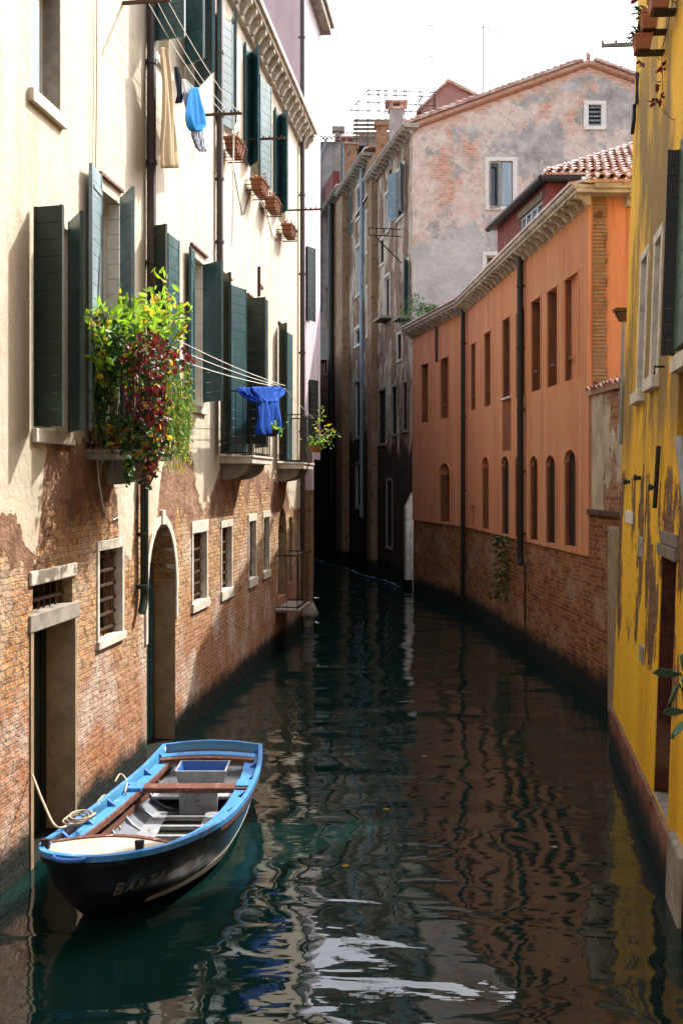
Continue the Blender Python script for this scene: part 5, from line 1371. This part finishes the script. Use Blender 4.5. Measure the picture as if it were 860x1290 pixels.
mb.build('stems', M['leaf_red'], rc, L.M)
fe = thing('fern_plant', 'feathery grass green plant hanging off the far corner of the balcony', 'plant', L.M @ Matrix.Translation((u1, -.85, vs)))
mb = MB(); mbs = MB()
for k in range(75):
    px = random.uniform(206, 238); out = random.uniform(.72, 1.0); y0_ = random.uniform(455, 520); ln = random.uniform(40, 85)
    u, v = L.uv(px, y0_, out); u2, v2 = L.uv(px+random.uniform(-5, 4), min(y0_+ln, 590), out)
    P = [Vector((u+(u2-u)*t, -out-.05*math.sin(t*3), v+(v2-v)*t)) for t in [i/5 for i in range(6)]]
    mbs.tube(P, .005, 4)
    for q in P:
        leaves(mb, [q+Vector([random.gauss(0,.03) for _ in range(3)]) for _ in range(6)], .085, mats=[0,0,0,1], droop=.5, aspect=.16)
mb.build('foliage', [M['leaf_grass'], M['leaf_yellow']], fe, L.M, fix=False); mbs.build('stems', M['leaf_grass'], fe, L.M)
# pots and plants on the two far balconies
u0b, u1b, eb, vb_ = B2
p1 = thing('potted_plant', 'small round green plant in a dark basket below the blue cloth', 'plant', L.M @ Matrix.Translation((u0b+.9, -.8, vb_)))
c = L.uv(342, 543, .82); mb = MB(); mb.lathe([(.10,-.12),(.17,0),(.18,.03),(.15,.02)], 0, 0, 12); mb.T = None
mb.build('pot', M['dark_wood'], p1, L.M @ Matrix.Translation((c[0], -.82, c[1])))
lp = [(c[0]+random.gauss(.06,.12), -.82+random.gauss(0,.1), c[1]+.1+random.gauss(0,.08)) for _ in range(120)]
mb = MB(); leaves(mb, lp, .08, mats=[0,0,1], aspect=.6); mb.build('foliage', [M['leaf_lime'], M['leaf_green']], p1, L.M, fix=False)
u0b, u1b, eb, vb_ = B3
p2 = thing('trailing_plant', 'leafy green plant trailing outward from the farthest balcony rail', 'plant', L.M @ Matrix.Translation((u1b, -.8, vb_)))
mb = MB(); mbs = MB(); c = L.uv(398, 560, .9); mbp = MB(); mbp.lathe([(.12,-.2),(.2,-.02),(.21,0),(.17,-.01)], 0, 0, 12)
mbp.build('pot', M['terracotta'], p2, L.M @ Matrix.Translation((c[0], -.9, c[1]-.02)))
leaves(mb, [(c[0]+random.gauss(0,.16), -.9+random.gauss(0,.15), c[1]+.06+random.gauss(0,.09)) for _ in range(240)], .10, mats=[0,1], aspect=.55)
for (px, py) in ((408, 518), (412, 535), (420, 540), (428, 548), (400, 530), (414, 548), (404, 512)):
    u, v = L.uv(px, py, 1.1); tip = Vector((u, -1.1, v)); base = Vector((c[0], -.9, c[1])); P = [base.lerp(tip, k/6)+Vector((0,0,.10*math.sin(math.pi*k/6))) for k in range(7)]
    mbs.tube(P, .008, 4)
    for q in P[2:]: leaves(mb, [q+Vector([random.gauss(0,.04) for _ in range(3)]) for _ in range(3)], .12, mats=[0,0,1,2], aspect=.4)
mb.build('foliage', [M['leaf_lime'], M['leaf_green'], M['leaf_yellow']], p2, L.M, fix=False); mbs.build('stems', M['stem'], p2, L.M)
# four terracotta window boxes on iron cradles
for (px, py, lab) in ((296, 183, 'nearest and highest terracotta window box, above the looped black cable'), (327, 233, 'terracotta window box under the paired green shutters'), (343.5, 256, 'small terracotta window box between the two boxes by the far shutters'), (364, 289, 'farthest and lowest terracotta window box, beside the brown corner downpipe')):
    u, v = L.uv(px, py, .25); t = thing('window_box', lab, 'window box', L.M @ Matrix.Translation((u, -.25, v-.22)), 'terracotta window boxes on the cream house'); TM = WM[t.name]
    mb = MB(); a = [(-.36,-.14),(.36,-.14),(.36,.14),(-.36,.14)]
    mb.loft([[(x*.9,y*.75,0) for x,y in a], [(x,y,.24) for x,y in a], [(x*1.05,y*1.12,.24) for x,y in a], [(x*1.05,y*1.12,.29) for x,y in a], [(x*.94,y*.9,.29) for x,y in a], [(x*.92,y*.86,.25) for x,y in a]])
    mb.build('pot', M['terracotta'], t, TM)
    mb = MB()
    for z in (.0, .12, .22):
        g = .13 + z*.15
        mb.tube([(-.4,.25,z),(-.4,-g-.02,z),(.4,-g-.02,z),(.4,.25,z)], .010, 5)
    for x in (-.38,-.2,0,.2,.38): mb.tube([(x,.25,-.02),(x,-.13,-.02),(x,-.19,.26)], .008, 5)
    mb.build('cradle', M['rust'], t, TM)
    mb = MB(); leaves(mb, [(random.uniform(-.34,.34), random.uniform(-.13,.13), .28+random.uniform(0,.1)) for _ in range(110)], .10, mats=[0,0,1], droop=-.4, aspect=.25)
    mb.build('foliage', [M['leaf_dry'], M['leaf_red']], t, TM, fix=False)
# weeds on the orange cornice, ivy on the orange base
wd = thing('weed', 'tuft of weeds growing on the gutter of the orange house', 'plant', O2.M)
lp = []
for _ in range(650):
    u = random.uniform(-.1, 4.2); h = .95*math.exp(-((u-1.2)/1.3)**2)+.14; lp.append((u, -.35+random.gauss(0,.14), 10.7+random.uniform(0, h)))
mb = MB(); leaves(mb, lp, .13, mats=[0,0,1], droop=-.4, aspect=.35); mb.build('foliage', [M['leaf_green'], M['leaf_grass']], wd, O2.M, fix=False)
wv = thing('wall_plant', 'dark green weed hanging down the wet brick base of the orange house', 'plant', O1.M)
lp = [(O1.uv(x_,y_)[0], -.04-random.random()*.22, O1.uv(x_,y_)[1]) for x_, y_ in [(random.gauss(636, 4.0+2.5*math.sin(k)), 675+(random.random()**1.4)*78) for k in range(520)]]
mb = MB(); leaves(mb, lp, .15, mats=[0,0,0,1], droop=.5, aspect=.35); mb.build('foliage', [M['leaf_green'], M['leaf_dry']], wv, O1.M, fix=False)

# ================================================================== LAUNDRY
def cloth_px(name, label, cat, F, panels, out, mat, folds=5, amp=.03, group=None, seed=0):
  mb = MB()
  for pi_, rows in enumerate(panels if isinstance(panels[0], list) else [panels]):
    seed += 1; n = len(rows); NR, NC = 22, 18; vs_ = []; rnd = random.Random(seed); ph = rnd.random()*6
    for i in range(NR+1):
        f = i/NR*(n-1); k = min(int(f), n-2); t = f-k
        y, xl, xr = [rows[k][j]*(1-t)+rows[k+1][j]*t for j in range(3)]
        for j in range(NC+1):
            s = j/NC; a = amp*(.25+.75*i/NR)
            oy = out + .03*(pi_ == 0) + a*math.sin(folds*2*math.pi*s+ph+.8*i/NR) + a*.5*math.sin(folds*3.3*s+2*ph+i*.25)
            u, v = F.uv(xl+(xr-xl)*s, y, out); vs_.append((u, -oy, v))
    mb.faces(vs_, [(i*(NC+1)+j, i*(NC+1)+j+1, (i+1)*(NC+1)+j+1, (i+1)*(NC+1)+j) for i in range(NR) for j in range(NC)])
  o = mb.build(name, M[mat], None, F.M, smooth=True, solid=.006, fix=False)
  return tag(o, label, cat, group)
def fabric(name, c, stripes=None):
    n = NT(name, .9, .1); f = n.noise(n.obj, 60, 2, .5); c2 = n.mix(n.m('MULTIPLY', f, .25), c, [q*.6 for q in c])
    t = n.node('ShaderNodeBsdfTranslucent'); n.set(t.inputs['Color'], c2); mx = n.node('ShaderNodeMixShader'); mx.inputs[0].default_value = .3
    if stripes:
        sp = n.node('ShaderNodeSeparateXYZ'); n.t.links.new(n.obj, sp.inputs[0])
        c2 = n.mix(n.sm(n.m('SINE', n.m('MULTIPLY', sp.outputs[0], 70)), .2, .5), c2, stripes)
    n.set(n.b.inputs['Base Color'], c2); n.t.links.new(n.b.outputs[0], mx.inputs[1]); n.t.links.new(t.outputs[0], mx.inputs[2]); n.t.links.new(mx.outputs[0], n.t.nodes['Material Output'].inputs['Surface'])
    n.set(n.b.inputs['Normal'], n.bump(f, .1, .005)); return n.mat
M['beige'] = fabric('beige_cotton', (.62,.50,.33)); M['navy'] = fabric('navy_cotton', (.010,.014,.035)); M['white_cloth'] = fabric('white_cotton', (.72,.70,.66))
M['cyan'] = fabric('bright_blue_cotton', (.03,.25,.62)); M['royal'] = fabric('royal_blue_cotton', (.022,.095,.46)); M['striped'] = fabric('striped_cotton', (.50,.53,.60), (.12,.16,.28))
cloth_px('trousers', 'long beige trousers hanging from the upper clothes line', 'trousers', L, [(60,201,206),(72,200,211),(110,202,215),(150,202,218),(190,200,220),(212,201,220)], .36, 'beige', 3, .06, seed=1)
cloth_px('shirt', 'dark navy garment pegged next to the beige trousers', 'shirt', L, [(84,217,221),(100,218,226),(118,220,228),(130,220,223)], .42, 'navy', 2, .03, seed=2)
cloth_px('shirt', 'white shirt on the upper line, half behind the blue shorts', 'shirt', L, [(100,226,232),(115,226,244),(135,229,250),(150,238,252)], .45, 'white_cloth', 3, .04, seed=3)
cloth_px('shorts', 'bright blue shorts on the upper clothes line', 'shorts', L, [(110,238,248),(126,234,252),(145,233,257),(158,236,257),(165,239,250)], .56, 'cyan', 3, .04, seed=4)
cloth_px('towel', 'grey striped cloth hanging lowest below the blue shorts', 'towel', L, [(150,240,254),(170,240,256),(186,245,257),(191,250,257)], .50, 'striped', 4, .03, seed=5)
cloth_px('apron', 'royal blue cloth draped over the line in front of the dark balcony', 'cloth', L, [[(487,315,352),(500,318,349),(512,321,347),(526,322,348),(540,321,350),(547,323,349)], [(488,298,326),(493,299,327),(499,304,329),(504,312,330),(507,320,330)], [(488,338,359),(494,338,357),(499,337,353),(506,336,346)]], .78, 'royal', 4, .085, seed=6)
def bracket(lab, px, py, length, group='iron clothes-line brackets'):
    u, v = L.uv(px, py); mb = MB(); mb.box(u-.022, u+.022, -length, .0, v-.022, v+.022)
    for k in range(4): mb.box(u-.012, u+.012, -length+.06+k*.14, -length+.09+k*.14, v+.02, v+.07)
    return tag(mb.build('line_bracket', M['rust'], None, L.M), lab, 'bracket', group), u, v
_, ua, va = bracket('iron line bracket at the top edge, near end of the upper line', 155, 4, .72)
_, ub, vb2 = bracket('iron line bracket beyond the hanging clothes, far end of the upper line', 257, 145, .75)
bracket('thin iron arm on the wall below the paired shutters', 310, 176, .9)
bracket('thin iron arm by the brown corner downpipe', 363, 265, 1.0)
_, uc, vc2 = bracket('iron line bracket in front of the dark balcony shutters holding the blue cloth', 310, 488, .95)
def line(a, b, sag, lab, r=.007):
    a, b = Vector(a), Vector(b); mb = MB(); mb.tube([a.lerp(b, k/16) - Vector((0,0,sag*4*(k/16)*(1-k/16))) for k in range(17)], r, 5)
    return tag(mb.build('clothes_line', M['line'], None, L.M), lab, 'clothes line', 'white clothes lines')
for o_, s_, lab in ((.36, .12, 'upper clothes line nearest the wall, carrying the trousers'), (.50, .16, 'middle strand of the upper clothes line'), (.66, .10, 'outermost strand of the upper clothes line')):
    line((ua, -o_, va+.03), (ub, -o_, vb2+.04), s_, lab)
pu = PB[1]
for o_, dv, lab in ((.62, .0, 'lower clothes line closest to the wall, leaving the overgrown balcony'), (.78, .10, 'lower clothes line carrying the blue cloth'), (.90, .18, 'outermost lower clothes line running to the blue cloth')):
    line((pu, -o_, L.uv(240, 455, .8)[1]+dv), (uc, -o_, vc2+.03), .05, lab)
line((uc, -.85, vc2+.02), (B3[1], -.74, B3[3]+1.28), .03, 'clothes line from the blue cloth on to the farthest balcony')
mb = MB(); mb.tube([(ub, -.6, vb2), (ub+.1, -.56, vb2-.5), (ub+.12, -.54, vb2-1.6), (ub+.05, -.54, vb2-2.5), (ub-.1, -.54, vb2-2.7)], .016, 6)
tag(mb.build('line_end', M['line'], None, L.M), 'loose white end of line dangling below the upper far bracket', 'rope')

# ------------------------------------------------------------------ things on the yellow house
YI = Yw.M
def ypot(px, py, out, w_, h, lab, spiky=True, mat='terracotta'):
    u, v = Yw.uv(px, py, out); t = thing('flower_pot', lab, 'flower pot', YI @ Matrix.Translation((u, -out, v)), 'flower pots on the yellow house'); TM = WM[t.name]
    mb = MB(); a = [(-w_/2,-w_*.35),(w_/2,-w_*.35),(w_/2,w_*.35),(-w_/2,w_*.35)]
    mb.loft([[(x*.85,y*.85,0) for x,y in a], [(x,y,h*.8) for x,y in a], [(x*1.08,y*1.1,h*.8) for x,y in a], [(x*1.08,y*1.1,h) for x,y in a], [(x*.95,y*.94,h) for x,y in a], [(x*.9,y*.9,h*.88) for x,y in a]])
    mb.build('pot', M[mat], t, TM, bevel=.006)
    mb = MB()
    for k in range(26 if spiky else 60):
        b = Vector((random.uniform(-w_*.3,w_*.3), random.uniform(-w_*.2,w_*.2), h*.9))
        if spiky:
            d = Vector((random.uniform(-1,.6), random.uniform(-1.5,.3), random.uniform(.1,1))).normalized(); L_ = random.uniform(.2,.42); sd = d.cross(Vector((0,0,1))).normalized()*.022
            P = [b, b+d*L_*.5, b+d*L_-Vector((0,0,.12*L_/.4))]
            mb.faces([P[0]+sd, P[0]-sd, P[1]-sd, P[1]+sd, P[2], P[1]-Vector((0,0,.012)), P[0]-Vector((0,0,.012))], [(0,3,5,6),(6,5,2,1),(3,4,5),(5,4,2)])
        else: leaves(mb, [b+Vector((random.gauss(0,.06),random.gauss(0,.06),random.uniform(0,.2)))], .11, mats=[0,1], aspect=.7)
    mb.build('foliage', [M['leaf_green'], M['leaf_red']], t, TM, fix=False)
    mb = MB(); mb.box(-w_*.3, w_*.3, -w_*.2, out-.01, -.022, -.003); mb.build('shelf', M['iron'], t, TM)
ypot(816, 40, .24, .30, .24, 'upper terracotta pot with spiky leaves on the yellow wall')
ypot(808, 66, .30, .32, .20, 'lower terracotta pot with drooping spikes beside the line bracket')
ypot(829, 15, .22, .34, .22, 'topmost pot with reddish plants at the upper right corner', False)
u, v = Yw.uv(815, 55); mb = MB(); mb.box(u-.03, u+.03, -.70, 0, v-.03, v+.02)
for y in (-.68, -.48): mb.tube([(u, y, v), (u, y, v+.07)], .02, 6)
tag(mb.build('line_bracket', M['grey_metal'], None, YI), 'grey metal line bracket reaching out below the pots of the yellow house', 'bracket')
for y, lab in ((-.68, 'outer pale line rising from the yellow house bracket'), (-.48, 'inner pale line rising from the yellow house bracket')):
    mb = MB(); mb.tube([(u, y, v+.05), (u+1.5, y, v+1.0), (u+4, y, v+2.4)], .008, 5); tag(mb.build('clothes_line', M['line'], None, YI), lab, 'clothes line', 'lines on the yellow house')
tw_ = thing('creeper', 'thin bare creeper with a few red leaves on the yellow wall', 'plant', YI)
mb = MB(); ml = MB()
def ystrand(pts): 
    mb.tube([(Yw.uv(*q)[0], -.03, Yw.uv(*q)[1]) for q in pts], .006, 4)
ystrand([(850, 0), (842, 40), (836, 60), (836, 85), (837, 110), (836, 120)]); ystrand([(797, 68), (815, 66), (828, 70), (832, 75)]); ystrand([(835, 137), (845, 148), (852, 151)]); ystrand([(838, 118), (833, 126), (822, 134)])
for (px, py) in ((811, 77), (838, 82), (832, 105), (830, 125), (836, 120)):
    u, v = Yw.uv(px, py); leaves(ml, [(u+random.gauss(0,.02), -.05, v+random.gauss(0,.02)) for _ in range(6)], .11, aspect=.45)
mb.build('stems', M['stem'], tw_, YI); ml.build('foliage', M['leaf_red'], tw_, YI, fix=False)
bl = thing('broad_leaf_plant', 'broad waxy green leaves poking in at the right edge by the yellow doorway', 'plant', YI @ Matrix.Translation((Yw.uv(866, 870)[0], 0, 2)))
mb = MB(); ml = MB()
for (px, py, L_, dx, dz) in ((856, 848, .26, -1, .05), (855, 862, .20, -.8, -1), (862, 895, .20, -.9, .0), (862, 845, .2, .3, 1), (866, 880, .24, -.3, .8), (868, 910, .2, .4, -.2)):
    u, v = Yw.uv(px, py, .3); b = Vector((u, -.3, v)); d = Vector((-.3*abs(dx), dx*.9, dz)).normalized() if dx < 0 else Vector((.5, -.3, dz)).normalized()
    d = Vector((-.35*abs(dx), -abs(dx)*.5, dz)).normalized()
    a = d.cross(Vector((.2,1,.3))).normalized(); nn = d.cross(a); w_ = L_*.26; q = []
    for t, k in ((0,.15),(.25,.8),(.55,1),(.8,.7),(1,.05)):
        c = b + d*L_*t - Vector((0,0,.05*t*t)); q += [c - a*w_*k + nn*.02, c - nn*.01, c + a*w_*k + nn*.02]
    ml.faces(q, [(3*i+j, 3*i+j+1, 3*i+j+4, 3*i+j+3) for i in range(4) for j in range(2)])
    s_ = Yw.uv(870, py+20, .1); mb.tube([(s_[0], -.1, s_[1]), ((s_[0]+u)/2, -.22, (s_[1]+v)/2), (u, -.3, v)], .008, 5)
ml.build('foliage', leaf_mat('waxy_green_leaf', [(.05,.13,.09),(.08,.18,.12),(.12,.24,.17)], .15), bl, YI, smooth=True, solid=.004, fix=False); mb.build('stems', M['leaf_green'], bl, YI)
